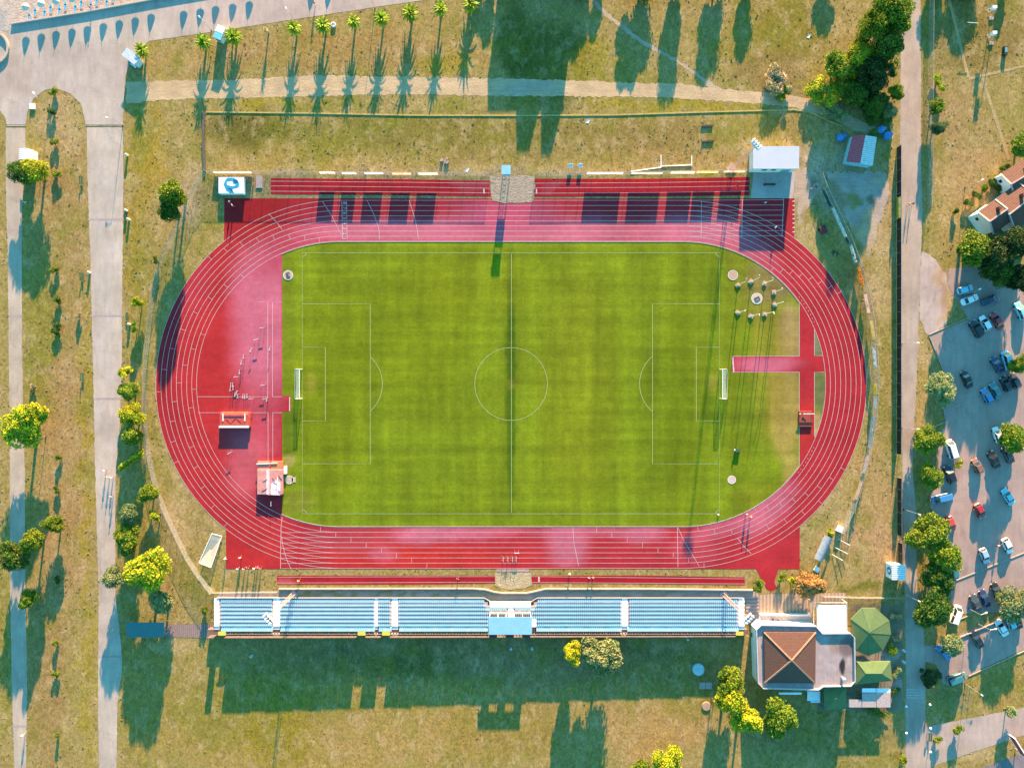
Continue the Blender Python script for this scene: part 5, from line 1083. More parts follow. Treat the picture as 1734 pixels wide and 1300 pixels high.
m = MB(); m.prism([(.2,-4.2),(2.6,-4.3),(2.7,-1.2),(1.5,-.4),(.3,-1.5)], 1.1, 1.13); m.build('torn_cover', M('tarp_pale', (.66,.5,.5), .6, .2, 2), t); m = MB(); m.bar((-3.4,3.5,.95), (1.8,3.7,.95), .16, .12); m.bar((2.0,-4.2,1.25), (2.0,.3,1.25), .12, .12); m.build('cross_bar', WHITE, t); MB().box((a_/2+.35,1.9,.35), (.7,1.9,.7)).build('side_box', WHITE, t)
q = W(1365.5,710,.9); t = thing('steeple_mat', (*q, 0), 'flat dark red crash mat lying on the red strip inside the right bend', 'mat'); MB().box((0,.1,.2), (3.3,4.0,.4)).build('cushion', M('mat_dark_red', (.26,.045,.03), .6, .2), t, bevel=.08)
m = MB(); m.tube((-.6,.3,.44), (.1,-.2,.46), .05, .05, 6); m.lathe((-.7,.5,.4), [(.22,0),(.25,.1),(.12,.16)], 10); m.build('strap_roll', DARK, t)
t = thing('steeple_barrier', (*W(1366,700.5,.9), 0), 'wide white and black steeplechase barrier across the red strip', 'barrier'); m = MB(); [m.box((-1.6+.47*i,0,.88), (.46,.14,.13), m=i % 2 if i in (1, 4) else 0) for i in range(8)]; m.build('bar', [WHITE, DARK], t)
for s_ in (-1, 1): MB().bar((s_*1.5,0,0), (s_*1.5,0,.84), .1, .1).build('leg', STEEL, t); MB().bar((s_*1.5,-.5,.05), (s_*1.5,.5,.05), .1, .08).build('foot', STEEL, t)
# hurdles
def hurdle_proto():
    t = thing('hurdle', (0,0,0), 'white topped training hurdle on the red area left of the pitch', 'hurdle', group='hurdles on the left red area')
    MB().box((0,0,.98), (1.15,.06,.11)).build('bar', WHITE, t)
    for s_ in (-1, 1): MB().bar((s_*.5,0,.02), (s_*.5,0,.95), .045, .045).build('upright', STEEL, t); MB().bar((s_*.5,0,.03), (s_*.5,.6,.03), .05, .05).build('foot', STEEL, t)
    return t
hp = hurdle_proto(); hz = [(412.5,604,80),(408.5,614,75),(405.5,630,85),(399.5,638,5),(391,652,85),(394.5,651.5,88),(390,659,80),(395,657,85),(400.5,665.5,70),(398,668,82),(402.5,671,75),(411.5,671,85),(414.5,671.5,85),(418.5,670.5,88),(424.5,675,5),(444.5,652,10),(448.5,675,15),(452,676.5,80),(456.5,590.5,70),(443,555,10),(433,575,15),(424.5,593,60)]
for i, (x, y, a) in enumerate(hz):
    if i == 0: hp.location = (*W(x,y,.9), .03); hp.rotation_euler[2] = R(a)
    else: dup(hp, (*W(x,y,.9), .03), R(a))
for i, x in enumerate((852,860,868,874)): dup(hp, (*W(x,947,.9), .03), R(90), 'hurdle standing in the outer lanes in front of the grandstand', 'hurdles in front of the grandstand')
dup(hp, (*W(875,936,.9), .03), R(0), 'single hurdle set apart above the row in front of the grandstand', 'hurdles in front of the grandstand')
dup(hp, (*W(459,853,.9), .03), R(90), 'white hurdle lying in the shadow of the big landing mat'); dup(hp, (*W(388,767,.9), .03), R(30), 'lone hurdle below the shadow of the red landing mat')
# ---------------------------------------------------------------- people
def person_mesh(walk=.18):
    v = [(0,0,.95),(0,0,1.18),(0,.01,1.42),(0,.01,1.52),(0,.02,1.66),(0,.01,1.74),(.1,0,.90),(.11,walk,.50),(.11,walk*1.1-.04,.06),(.11,walk*1.1+.14,.03),(-.1,0,.90),(-.11,-walk*.6,.50),(-.11,-walk*1.6,.07),(-.11,-walk*1.6+.17,.03),(.20,0,1.40),(.26,-walk*.6,1.13),(.25,-walk*.2,.88),(.25,-.0,.78),(-.20,0,1.40),(-.26,walk*.6,1.13),(-.25,walk*1.1,.90),(-.25,walk*1.4,.81)]
    e = [(0,1),(1,2),(2,3),(3,4),(4,5),(0,6),(6,7),(7,8),(8,9),(0,10),(10,11),(11,12),(12,13),(2,14),(14,15),(15,16),(16,17),(2,18),(18,19),(19,20),(20,21)]
    r = [.14,.13,.14,.06,.10,.085,.09,.062,.045,.035,.09,.062,.045,.035,.065,.045,.035,.03,.065,.045,.035,.03]
    me = bpy.data.meshes.new('person'); me.from_pydata(v, e, []); o = bpy.data.objects.new('person', me); COL.objects.link(o)
    o.modifiers.new('skin', 'SKIN'); 
    if not me.skin_vertices: bpy.context.view_layer.update()
    for i, sv in enumerate(me.skin_vertices[0].data): sv.radius = (r[i], r[i]*.8 if i < 3 else r[i]); sv.use_root = (i == 0)
    s_ = o.modifiers.new('sub', 'SUBSURF'); s_.levels = 1; s_.render_levels = 1
    bpy.context.view_layer.update(); m2 = bpy.data.meshes.new_from_object(o.evaluated_get(bpy.context.evaluated_depsgraph_get())); bpy.data.objects.remove(o)
    m2.polygons.foreach_set('use_smooth', [True]*len(m2.polygons)); return m2
SKIN = M('skin', (.55,.32,.22), .6, .05); HAIR = M('hair', (.03,.02,.015), .7, .1)
base_p = person_mesh(); hm = MB(); hm.lathe((0,.0,0), [(.105,0),(.115,.06),(.09,.12),(.03,.145)], 10); ho = hm.build('hair', HAIR); hair_me = ho.data; bpy.data.objects.remove(ho)
_pm = {}
def person(px, py, rz, shirt, legs, label, group=None):
    key = (shirt, legs)
    if key not in _pm:
        me = base_p.copy(); me.materials.clear()
        for mt in (SKIN, M('shirt_%s' % shirt, CLOTH[shirt], .8, .06), M('legs_%s' % legs, CLOTH[legs], .8, .06)): me.materials.append(mt)
        for p in me.polygons: z = p.center.z; x = abs(p.center.x); p.material_index = 1 if (1.0 < z < 1.5 and not (x > .2 and z < 1.2)) else 2 if .1 < z <= 1.0 and x < .2 else 0
        _pm[key] = me
    o = bpy.data.objects.new('person', _pm[key]); COL.objects.link(o); o.location = (*W(px,py,1.5), .03); o.rotation_euler[2] = rz; tag(o, label, 'person', group)
    h = bpy.data.objects.new('hair', hair_me); COL.objects.link(h); h.parent = o; h.location = (0,.0,1.68); return o
CLOTH = {'white': (.75,.73,.70), 'blue': (.08,.25,.50), 'dark': (.03,.03,.04), 'red': (.45,.05,.04), 'yellow': (.65,.45,.05), 'sky': (.15,.45,.60), 'pink': (.60,.35,.30), 'grey': (.25,.25,.25), 'green': (.1,.25,.12)}
pp = [(174,797,.1,'white','dark','walker in white, upper left of the three close together on the straight road'),(180,808,-.1,'pink','grey','walker in pink beside the two others on the straight road'),(186,809,.1,'white','grey','walker in white at the right of the three on the straight road'),(186,841,0,'pink','dark','walker alone a little below the three on the straight road'),
 (1266,871,2.9,'white','dark','runner on the lower right bend, left one of a pair'),(1273.5,876,2.9,'pink','grey','runner on the lower right bend, right one of a pair'),(387,341,1,'sky','blue','person in light blue at the top left corner of the track'),(392,347,2,'pink','grey','person in pink sitting area beside the light blue one at the track corner'),(405,945,.5,'white','red','person standing alone on the red bottom left corner'),(401,964,0,'white','blue','person with blue trousers at the left of the group on the bottom left kerb'),(411,964,0,'grey','dark','person in grey in the group on the bottom left kerb'),(418,962,0,'dark','dark','person in black in the group on the bottom left kerb'),(429,963,0,'white','dark','person in white with dark trousers in the group on the bottom left kerb'),(433,962,0,'dark','blue','person in dark top and blue trousers in the group on the bottom left kerb'),(439,963,0,'red','dark','person in red at the right of the group on the bottom left kerb'),(379,947,1,'white','white','person all in white in the grass beside the red bottom left corner'),
 (504.5,984,0,'yellow','dark','person in yellow on the left jump runway'),(775,981,0,'dark','dark','person in black on the left jump runway'),(965,973,0,'sky','white','person in pale blue at the right jump runway'),(998,979,0,'blue','dark','person in blue crouching on the right jump runway'),(1005,979.5,0,'dark','grey','person in black beside the blue one on the right jump runway'),
 (1542,345,1.4,'pink','dark','person in pink of the pair walking on the service road'),(1548,344,1.6,'dark','dark','person in black of the pair walking on the service road'),(1254,307,.4,'white','dark','person in white under the right end of the top fence'),(1249,315,.4,'dark','grey','person in black on the right sprint strip'),(1298,342,1,'white','sky','person in white on the shaded start area'),(1315,384,1,'white','sky','person in white on the crossing lanes near the start'),
 (36,1246,0,'white','grey','person in white on the lower garden path'),(531,4,0,'red','pink','person in red at the edge of the promenade'),(150,11,0,'red','red','person in red at the sea wall'),(38,341,0,'sky','white','person in pale blue on the shaded garden path'),(1557,982,0,'dark','blue','person in dark clothes at the shaded edge of the service road'),(1693,924,.3,'pink','dark','person in pink at the open door of the white car')]
for a in pp: person(*a)
# ---------------------------------------------------------------- street furniture
BENG = M('bench_green', (.04,.12,.07), .6, .2)
def bench(px, py, rz, label):
    t = thing('park_bench', (*W(px,py), 0), label, 'bench', rz=rz); m = MB(); [m.box((-.2+.13*k,0,.45), (.10,2.0,.04)) for k in range(4)]; m.build('seat', BENG, t); m = MB(); [m.box((-.32-.03*k,0,.6+.13*k), (.04,2.0,.10)) for k in range(3)]; m.build('backrest', BENG, t)
    for s_ in (-1, 1): m = MB(); m.bar((.18,s_*.8,0), (.18,s_*.8,.43), .06, .06); m.bar((-.25,s_*.8,0), (-.4,s_*.8,.95), .06, .06); m.bar((-.3,s_*.8,.42), (.2,s_*.8,.42), .06, .05); m.build('leg', DARK, t)
    return t
bench(140,306,0,'green bench at the left road edge near the tree clump'); bench(141,469,0,'green bench with a bin beside it halfway down the left road'); bench(142,638,0,'green bench at the left road edge, level with the roadside tree clump'); bench(216,536,R(180),'green bench on the right verge of the straight road'); bench(213,365,R(180),'green bench on the right verge close to the white litter bin'); bench(1572,1246,R(180),'teal bench at the corner of the two roads in the lower right')
def bin_(px, py, label, col=WHITE):
    t = thing('litter_bin', (*W(px,py,.8), 0), label, 'bin'); MB().lathe((0,0,0), [(.26,0),(.30,.8),(.34,.86),(.34,.95)], 14).build('bin_body', col, t); MB().lathe((0,0,.95), [(.34,0),(.28,.1),(.05,.14)], 14).build('lid', STEEL, t)
for x, y, lb in ((212,356,'white litter bin on the right verge above a bench'),(216,371,'pale litter bin below the bench on the right verge'),(217,549,'cream litter bin at the lower end of the lower right verge bench'),(149,461,'litter bin beside the bench halfway down the left road'),(213,262,'white litter bin on the right verge high up the straight road'),(865,1098,'left one of two white bins on the shaded lawn behind the grandstand'),(901,1098,'right one of two white bins on the shaded lawn behind the grandstand'),(1165,1082,'white bin near the right end behind the grandstand'),(425,1111,'white bin in the deep shadow behind the left end of the grandstand'),(1531.5,1102,'white globe bollard beside the restaurant garden, upper one'),(1531.5,1121,'white globe bollard beside the restaurant garden, lower one')): bin_(x,y,lb)
LAMPH = M('lamp_head', (.8,.78,.74), .4)
def lamp(px, py, ang, label, h=4.6, arm=1.1):
    """px,py = base on the ground"""
    t = thing('street_lamp', (*W(px,py), 0), label, 'street lamp', rz=ang); m = MB(); m.tube((0,0,0), (0,0,h), .07, .045, 8); m.tube((0,0,h), (arm,0,h+.15), .04, .03, 6); m.build('post', STEEL, t); m = MB(); m.box((arm+.2,0,h+.12), (.62,.28,.14)); m.build('lamp_head', LAMPH, t); m = MB(); m.lathe((0,0,0), [(.16,0),(.14,.25),(.08,.3)], 8); m.build('lamp_base', DARK, t)
for x, y, a, lb in ((1527,582,0,'street lamp on the service road above the pale olive tree'),(1527,724,0,'street lamp on the service road level with the light green trees'),(1530,862,-.3,'street lamp on the shaded part of the service road'),(1530,1004,-.4,'street lamp on the service road beside the clubhouse garden'),(78,738,.1,'street lamp beside the big bright yellow tree'),(208,213,2.9,'street lamp at the corner of promenade and straight road'),(84,178,2.2,'street lamp on the rounded road island'),(358,52,2.3,'street lamp at the blue tiled kiosk'),(500,38,2.2,'street lamp on the promenade kerb by the stump'),(635,15,2.2,'street lamp on the promenade kerb near the row of palms'),(1634,318,.5,'street lamp standing on the dry field above the garden hedge'),(1640,1030,.4,'street lamp on the grass island between two car rows'),(1655,1055,.2,'street lamp beside the lower car row'),(1634,1157,-.6,'street lamp on the dry grass near the car park exit'),(1630,498,.5,'street lamp at the kerb above the first car row'),(28,935,.3,'street lamp arm showing above the dark green spreading tree')): lamp(x,y,a,lb)
for x, y, lb in ((1534,1195,'short globe lamp at the upper corner of the crosswalk'),(1574,1192,'short globe lamp right of the service road crosswalk'),(1534,1240,'short globe lamp on the lower left kerb of the service road'),(1575,1232,'short globe lamp above the teal bench'),(1575,1272,'short globe lamp below the teal bench')):
    t = thing('globe_lamp', (*W(x,y,1), 0), lb, 'lamp'); MB().tube((0,0,0), (0,0,1.0), .06, .05, 8).build('post', DARK, t); m = MB(); m.lathe((0,0,.98), [(.1,0),(.26,.12),(.28,.27),(.2,.42),(.05,.5)], 14); m.build('globe', LAMPH, t)
# crosswalk
m = MB(); [m.ribbon(P((1535,1167+4.6*i),(1562,1167+4.6*i)), .32, .028) for i in range(4)]; m.ribbon(P((1561,1165),(1563,1182)), .3, .032); struct(m.build('crosswalk', M('worn_paint', lit(200,196,190), .8)), 'worn zebra stripes across the service road by the restaurant', 'road marking')
m = MB()
for y in (211.5, 214): m.ribbon(P((9,y),(44,y)), .12, .026); m.ribbon(P((145,y),(208,y)), .12, .026)
struct(m.build('drain_line', M('drain_grate', (.08,.09,.09), .7)), 'dark drain lines across the roads below the promenade', 'road marking')
m = MB()
for y, a, b in ((535,152,208),(372,149,209),(675,158,206),(1111,166,206),(535,14,38),(390,15,38),(1229,20,46)): m.ribbon(P((a,y),(b,y)), .5, .027)
struct(m.build('concrete_joint', M('joint_concrete', lit(190,172,165), .9)), 'slightly darker cross strips on the straight roads', 'road marking')
# kiosks by the promenade
t = thing('beach_kiosk', (*W(222,97,2.2), 0), 'small kiosk with a pale blue white roof at the corner of the promenade lawn', 'kiosk', rz=R(-38)); MB().box((0,0,1.05), (3.6,1.7,2.1)).build('wall', M('kiosk_blue', (.45,.62,.68), .6), t); MB().box((-.1,.1,2.2), (4.2,2.3,.14)).build('roof', M('kiosk_roof', (.40,.45,.48), .5), t); MB().box((0,-.88,1.2), (2.6,.06,1.0)).build('hatch', DARK, t); MB().box((.8,-1.2,.95), (1.6,.6,.06)).build('counter', WHITE, t)
t = thing('beach_kiosk', (*W(371,55,2.3), 0), 'small kiosk with half white half blue roof between two palms', 'kiosk', rz=R(-25)); MB().box((0,0,1.1), (1.8,3.0,2.2)).build('wall', WHITE, t); MB().box((-.05,.85,2.28), (2.1,1.7,.12)).build('white_roof', M('kiosk_white', (.75,.76,.78), .5), t); MB().box((.05,-.85,2.25), (2.1,1.7,.12)).build('blue_roof', M('kiosk_blue_roof', (.12,.42,.60), .4), t); MB().box((0,-1.53,1.2), (1.4,.06,1.0)).build('hatch', DARK, t)
t = thing('grey_hut', (*W(42,263,2.4), 0), 'small hut with grey ribbed roof and white side at the left road', 'hut'); MB().box((.4,0,1.1), (2.6,3.0,2.2)).build('wall', WHITE, t); m = MB(); m.quad((-1.6,-1.7,2.2),(.5,-1.7,2.6),(.5,1.7,2.6),(-1.6,1.7,2.2)); m.build('ribbed_roof', CORR, t); m = MB(); m.quad((.5,-1.7,2.6),(1.9,-1.4,2.2),(1.9,1.4,2.2),(.5,1.7,2.6)); m.build('white_roof', WHITE, t)
t = thing('ring_planter', (*W(565,43), 0), 'white ring shaped planter between two palms', 'planter'); MB().lathe((0,0,0), [(.62,0),(.62,.4),(.42,.42),(.40,.1),(.02,.1)], 20).build('ring', WHITE, t)
m = MB(); c = (*W(56,181),0); m.box((c[0],c[1],.2), (1.3,1.3,.4)); tag(m.build('manhole_block', WHITE), 'white square block on the rounded road island', 'block')
# beach umbrellas and loungers
UM = M('umbrella_cloth', (.52,.48,.42), .8, .1); UMB = M('umbrella_sky', (.30,.45,.52), .8, .1); LOU = M('lounger_white', (.74,.76,.78), .5, .06)
def uproto():
    t = thing('beach_umbrella', (0,0,0), 'x', 'umbrella'); MB().tube((0,0,0), (0,0,2.3), .03, .025, 6).build('pole', STEEL, t)
    m = MB(); n = 10; 
    for i in range(n):
        a, b = 2*math.pi*i/n, 2*math.pi*(i+1)/n; prof = [(1.0,1.42),(.78,1.68),(.36,2.0),(.04,2.14)]
        for (r0, z0), (r1, z1) in zip(prof[:-1], prof[1:]): m.quad((r0*math.cos(a), r0*math.sin(a), z0), (r0*math.cos(b), r0*math.sin(b), z0), (r1*math.cos(b), r1*math.sin(b), z1), (r1*math.cos(a), r1*math.sin(a), z1))
    m.build('canopy', UM, t); MB().lathe((0,0,2.12), [(.07,0),(.05,.1),(.04,.34)], 8).build('finial', STEEL, t); return t
def lproto():
    t = thing('sun_lounger', (0,0,0), 'x', 'sun lounger'); m = MB(); m.box((0,-.25,.32), (.62,1.35,.06)); m.build('seat', LOU, t); m = MB(); m.quad((-.31,.42,.34),(.31,.42,.34),(.31,.95,.72),(-.31,.95,.72)); m.quad((-.31,.42,.29),(-.31,.95,.67),(.31,.95,.67),(.31,.42,.29)); m.build('backrest', LOU, t); m = MB(); m.box((0,.3,.37), (.4,.25,.05)); m.build('pillow', DARK, t)
    for u in (-1, 1):
        for v in (-.85, .35): MB().bar((u*.27,v,0), (u*.27,v,.3), .04, .04).build('leg', STEEL, t)
    return t
up, lp = uproto(), lproto()
sh = [(42,82),(68,76.5),(93,72),(120,68),(146,64),(173,59),(200,54),(227,49),(254,43),(309,38),(337,34),(363,30),(392,26),(420,22),(525,6),(554,3)]
wd_ = ['at the left end of the front row','second along the sea wall front row','third along the sea wall front row','fourth along the sea wall front row','fifth along the sea wall front row']
for i, (x, y) in enumerate(sh):
    u = up if i == 0 else dup(up, (0,0,0)); u.location = (*W(x+8.0, y-64.5), .035); u['group'] = 'front row of beach umbrellas'
    u['label'] = 'sand coloured beach umbrella ' + (wd_[i] if i < 5 else 'past the top edge casting the %s drop shaped shadow' % ORD(i)); u.rotation_euler[2] = i*.5
    if i < 6:
        q = W(x+8+11, y-64.5+4); l = lp if i == 0 else dup(lp, (0,0,0)); l.location = (*q, .035); l['label'] = 'white sun lounger right of the umbrella ' + (wd_[i] if i < 5 else 'just past the top edge'); l['group'] = 'sun loungers on the beach'; l.rotation_euler[2] = R(-8)
        dup(lp, (*W(x+8+1, y-64.5+12), .035), R(-8), 'white sun lounger below the umbrella ' + (wd_[i] if i < 5 else 'just past the top edge'), 'sun loungers on the beach')
# ---------------------------------------------------------------- cars
GLASS = M('car_glass', (.015,.022,.026), .08, .03, spec=.8); TYRE = M('tyre', (.02,.02,.02), .9); RIM = M('wheel_rim', (.4,.4,.42), .4, metal=.7); HL = M('headlight_glass', (.7,.72,.74), .15); TLM = M('tail_light_red', (.35,.01,.01), .3)
def carpaint(name, col): return M('paint_'+name, col, .32, .04, .8, spec=.5, coat=.6)
def car_proto(kind):
    """nose towards +x"""
    P_ = {'hatch': (4.0,1.72,[-1.85,-1.45,.30,1.02],1.48,.90), 'sedan': (4.5,1.76,[-1.45,-.75,.55,1.15],1.42,.92), 'suv': (4.6,1.84,[-2.2,-1.85,.42,1.10],1.72,1.02), 'van': (4.8,1.9,[-2.35,-2.2,1.05,1.85],1.95,1.08)}[kind]
    L, wd, cx_, zr, zb = P_; w2 = wd/2
    t = thing('parked_car', (0,0,0), 'x', 'car' if kind != 'van' else 'van')
    st = [(-L/2,.80,.42,zb-.18),(-L/2+.12,.93,.30,zb-.04),(-L/2+.5,1,.24,zb),(-L*.15,1,.22,zb),(cx_[3]-.1,1,.22,zb-.01),(L/2-.75,.97,.22,zb-.12),(L/2-.25,.86,.26,zb-.22),(L/2,.66,.40,zb-.34)]
    m = MB()
    ring = lambda x, k, z0, z1: [(x,-w2*k,z0+.1),(x,-w2*k,z1-.12),(x,-w2*k*.90,z1-.01),(x,-w2*k*.45,z1+.015),(x,w2*k*.45,z1+.015),(x,w2*k*.90,z1-.01),(x,w2*k,z1-.12),(x,w2*k,z0+.1),(x,w2*k*.85,z0),(x,-w2*k*.85,z0)]
    n = 10
    for s_ in st: m.v += ring(*s_)
    for i in range(len(st)-1):
        for j in range(n): a = i*n+j; b = i*n+(j+1) % n; m.f.append((a, b, b+n, a+n)); m.m.append(0)
    m.f.append(tuple(range(n))[::-1]); m.m.append(0); m.f.append(tuple(range((len(st)-1)*n, len(st)*n))); m.m.append(0)
    m.build('body', WHITE, t, smooth=False)
    a, b, c, d = cx_; k0, k1 = w2*.90, w2*.74; z0, z1 = zb-.03, zr-.03
    B0, B1 = [(a,-k0,z0),(d,-k0,z0),(d,k0,z0),(a,k0,z0)], [(b,-k1,z1),(c,-k1,z1),(c,k1,z1),(b,k1,z1)]
    MB_ = lambda *p: (lambda q: (q.quad(*p), q)[1])(MB())
    MB_(B0[1],B0[2],B1[2],B1[1]).build('windscreen', GLASS, t); MB_(B0[3],B0[0],B1[0],B1[3]).build('rear_window', GLASS, t)
    MB_(B0[0],B0[1],B1[1],B1[0]).build('side_window', GLASS, t); MB_(B0[2],B0[3],B1[3],B1[2]).build('side_window', GLASS, t)
    m = MB(); x0, x1 = b-.05, c+.05; e = k1+.03
    m.v += [(x0,-e,z1-.01),(x1,-e,z1-.01),(x1,e,z1-.01),(x0,e,z1-.01),(x0+.12,-e*.86,z1+.055),(x1-.18,-e*.86,z1+.055),(x1-.18,e*.86,z1+.055),(x0+.12,e*.86,z1+.055)]
    m.f += [(3,2,1,0),(4,5,6,7),(0,1,5,4),(1,2,6,5),(2,3,7,6),(3,0,4,7)]; m.m += [0]*6
    for s_ in (-1, 1):
        m.bar((a+.03,s_*k0,z0), (b,s_*k1,z1), .07, .05); m.bar((d-.03,s_*k0,z0), (c,s_*k1,z1), .07, .05); mid = (a+d)/2; m.bar((mid,s_*(k0+.01),z0), ((b+c)/2,s_*(k1+.01),z1), .08, .03)
    m.build('roof', WHITE, t)
    wm = MB(); wm.tube((0,-.1,0), (0,.1,0), .32, .32, 14); w0 = None
    for x in (-L*.31, L*.31):
        for s_ in (-1, 1):
            o = wm.build('wheel', TYRE, t) if w0 is None else w0.copy()
            if w0 is not None: COL.objects.link(o)
            else: w0 = o
            o.location = (x, s_*(w2-.09), .32)
    for s_ in (-1, 1): MB().box((L/2-.2,s_*w2*.66,zb-.36), (.30,.34,.14)).build('headlight', HL, t); MB().box((-L/2+.05,s_*w2*.72,zb-.24), (.12,.26,.18)).build('tail_light', TLM, t); MB().box((d-.25,s_*(w2+.1),zb+.02), (.14,.22,.13)).build('mirror', DARK, t)
    m = MB(); m.box((L/2-.03,0,.42), (.08,wd*.6,.12)); m.build('bumper', DARK, t)
    return t
CP = {}; CPAINT = {'silverblue': (.22,.50,.68), 'white': (.72,.73,.73), 'navy': (.015,.03,.09), 'black': (.012,.014,.016), 'red': (.38,.018,.02), 'brown': (.22,.10,.05), 'cyan': (.16,.48,.56), 'blue': (.04,.20,.42), 'darkgrey': (.04,.05,.055), 'teal': (.03,.16,.19), 'brightred': (.50,.05,.03), 'steel': (.30,.42,.50)}
cars = [('hatch',1635,490,18,'silverblue','light blue hatchback at the shaded top corner of the car park'),('sedan',1643,507,22,'white','white car parked just below the light blue hatchback'),('sedan',1678,508,20,'navy','dark navy car half lost in shade at the top of the car park'),('suv',1654,557,120,'black','large black car, leftmost of the three below the upper kerb'),('hatch',1669,547,117,'white','white hatchback between the large black and the crimson car'),('sedan',1689.5,543,121,'red','crimson car right of the white hatchback in the upper row'),('suv',1729,526,113,'cyan','pale pickup like car cut by the right edge in the shade'),
 ('sedan',1690,618,122,'navy','navy saloon at the top of the dark shaded group'),('van',1706,610,105,'silverblue','light blue van next to the bright green tree at the right edge'),('sedan',1638,642,113,'black','black car standing alone beside the pale olive tree'),('hatch',1704.5,650,115,'black','black car with a glinting nose in the shaded group'),('hatch',1720,645,115,'darkgrey','dark grey car, rightmost in the shaded group'),('sedan',1687.5,662,117,'teal','dark teal car third from the right in the shaded group'),('hatch',1672,670,117,'blue','blue small car, leftmost in the shaded group'),
 ('van',1611,760,107,'white','white van at the left edge of the car park beside a light green tree'),('suv',1609,803,110,'black','black car below the white van and the small yellow tree'),('hatch',1690,736,108,'white','white car left of the large round green tree'),('hatch',1656,789,115,'brown','brown car alone in the middle of the car park'),('sedan',1684,778,117,'black','black car below the large round green tree'),('sedan',1708,770,117,'darkgrey','dark car almost hidden under the large round green tree'),('van',1594.5,843,193,'blue','bright blue van parked crosswise at the left kerb'),('sedan',1708,841,122,'cyan','cyan silver saloon in the large shadow at the right'),
 ('hatch',1660,865,-63,'red','red hatchback alone in the sunny middle of the car park'),('hatch',1611,887,-70,'brightred','bright red car beside the large light green tree'),('hatch',1707,924,-64,'white','white car with an open door at the lower kerb'),('hatch',1668,941,-68,'steel','pale silver car at the lower kerb left of the white one'),('hatch',1617,967,95,'teal','dark teal car partly under the trees at the kerb end'),('sedan',1689,1001,112,'black','black car, right one of three in the lower row'),('sedan',1668.5,1013,112,'navy','navy car in the middle of three in the lower row'),('sedan',1653,1021,112,'darkgrey','dark grey car, left one of three in the lower row'),
 ('van',1619,1040,70,'white','white van showing beside the full round dark green tree'),('sedan',1697,1063,122,'white','white saloon at the lower grass island'),('hatch',1712,1052,110,'cyan','pale blue car right of the white saloon'),('sedan',1723,1050,110,'black','black car in the shade at the right end of the last row'),('sedan',1656,1083,118,'black','black car alone at the bottom of the car park'),('sedan',1599,1105,136,'blue','blue car with dark windows under the dusty olive tree'),('van',1620,1148,20,'teal','teal van at the exit kerb of the car park')]
for kd, x, y, a, col, lb in cars:
    if kd not in CP: CP[kd] = car_proto(kd); t = CP[kd]
    else: t = dup(CP[kd], (0,0,0))
    t.location = (*W(x,y,.9), .026); t.rotation_euler[2] = R(a); t['label'] = lb; t['group'] = 'cars in the car park'; recolour(t, ('body','roof'), carpaint(col, CPAINT[col]))
for k in CP.values(): pass
# kerbs of the car park
m = MB(); m.wall(P((1572,567),(1700,512)), .18, 0, .14); m.wall(P((1574,570),(1597,627)), .18, 0, .14); m.wall(P((1597,690),(1601,714),(1578,724)), .2, 0, .3); m.wall(P((1612,985),(1760,925)), .2, 0, .16); m.wall(P((1625,1078),(1760,1022)), .2, 0, .3); m.wall(P((1620,1050),(1640,1042)), .18, 0, .14); m.wall(P((1640,1144),(1760,1090)), .2, 0, .15)
tag(m.build('car_park_kerb', M('kerb_stone', lit(205,185,165), .9)), 'pale stone kerbs edging the car park', 'kerb')
m = MB()
for i in range(9): x, y = 1590+i*14, 585-i*6.0; m.ribbon(P((x,y),(x+9,y+24)), .12, .032)
for i in range(7): x, y = 1642+i*14.5, 775-i*6; m.ribbon(P((x,y),(x+10,y+26)), .12, .032)
for i in range(6): x, y = 1630+i*14.5, 960-i*6; m.ribbon(P((x,y),(x-9,y-26)), .12, .032)
m.ribbon(P((1590,700),(1740,640)), .12, .036); m.ribbon(P((1608,850),(1740,800)), .12, .036)
struct(m.build('parking_lines', M('faded_paint', lit(200,182,172), .9)), 'faded bay lines of the car park', 'road marking')
# ---------------------------------------------------------------- smaller things
t = thing('team_shelter', (*W(1396,929,2), 0), 'long silver curved shelter at the lower right corner of the track', 'shelter', rz=R(-24)); Ls = 6.4
m = MB(); n = 8
for k in range(n):
    a0, a1 = R(20+k*16), R(20+(k+1)*16); m.quad((1.3*math.cos(a0),-Ls/2,.6+1.5*math.sin(a0)), (1.3*math.cos(a0),Ls/2,.6+1.5*math.sin(a0)), (1.3*math.cos(a1),Ls/2,.6+1.5*math.sin(a1)), (1.3*math.cos(a1),-Ls/2,.6+1.5*math.sin(a1)))
m.build('curved_roof', M('polycarbonate', (.20,.24,.28), .35, .2, 1.5), t); m = MB()
for y in (-3.1,-1.05,1.05,3.1): m.bar((1.3,y,0), (1.25,y,1.1), .06, .06); m.bar((-.6,y,0), (-.7,y,1.9), .06, .06)
m.build('frame', STEEL, t); m = MB(); m.box((.7,0,.42), (.4,6.0,.06)); [m.bar((.7,y,0), (.7,y,.4), .08, .06) for y in (-2.8,0,2.8)]; m.build('bench', BLUE, t)
t = thing('ad_cube', (*W(1423.5,896,1), 0), 'small white box stand at the end of the grey fence', 'box', rz=R(-24)); MB().box((0,0,.5), (1.2,1.5,1.0)).build('body', WHITE, t, bevel=.03); MB().box((0,-.77,.4), (1.1,.03,.4)).build('panel', TLM, t)
t = thing('ice_chest', (*W(1384,964,.8), 0), 'pale blue chest at the rust coloured tree', 'chest', rz=R(-30)); MB().box((0,0,.4), (.9,1.2,.8)).build('body', M('chest_blue', (.45,.68,.78), .4), t, bevel=.05); MB().box((0,0,.84), (.96,1.26,.08)).build('lid', WHITE, t)
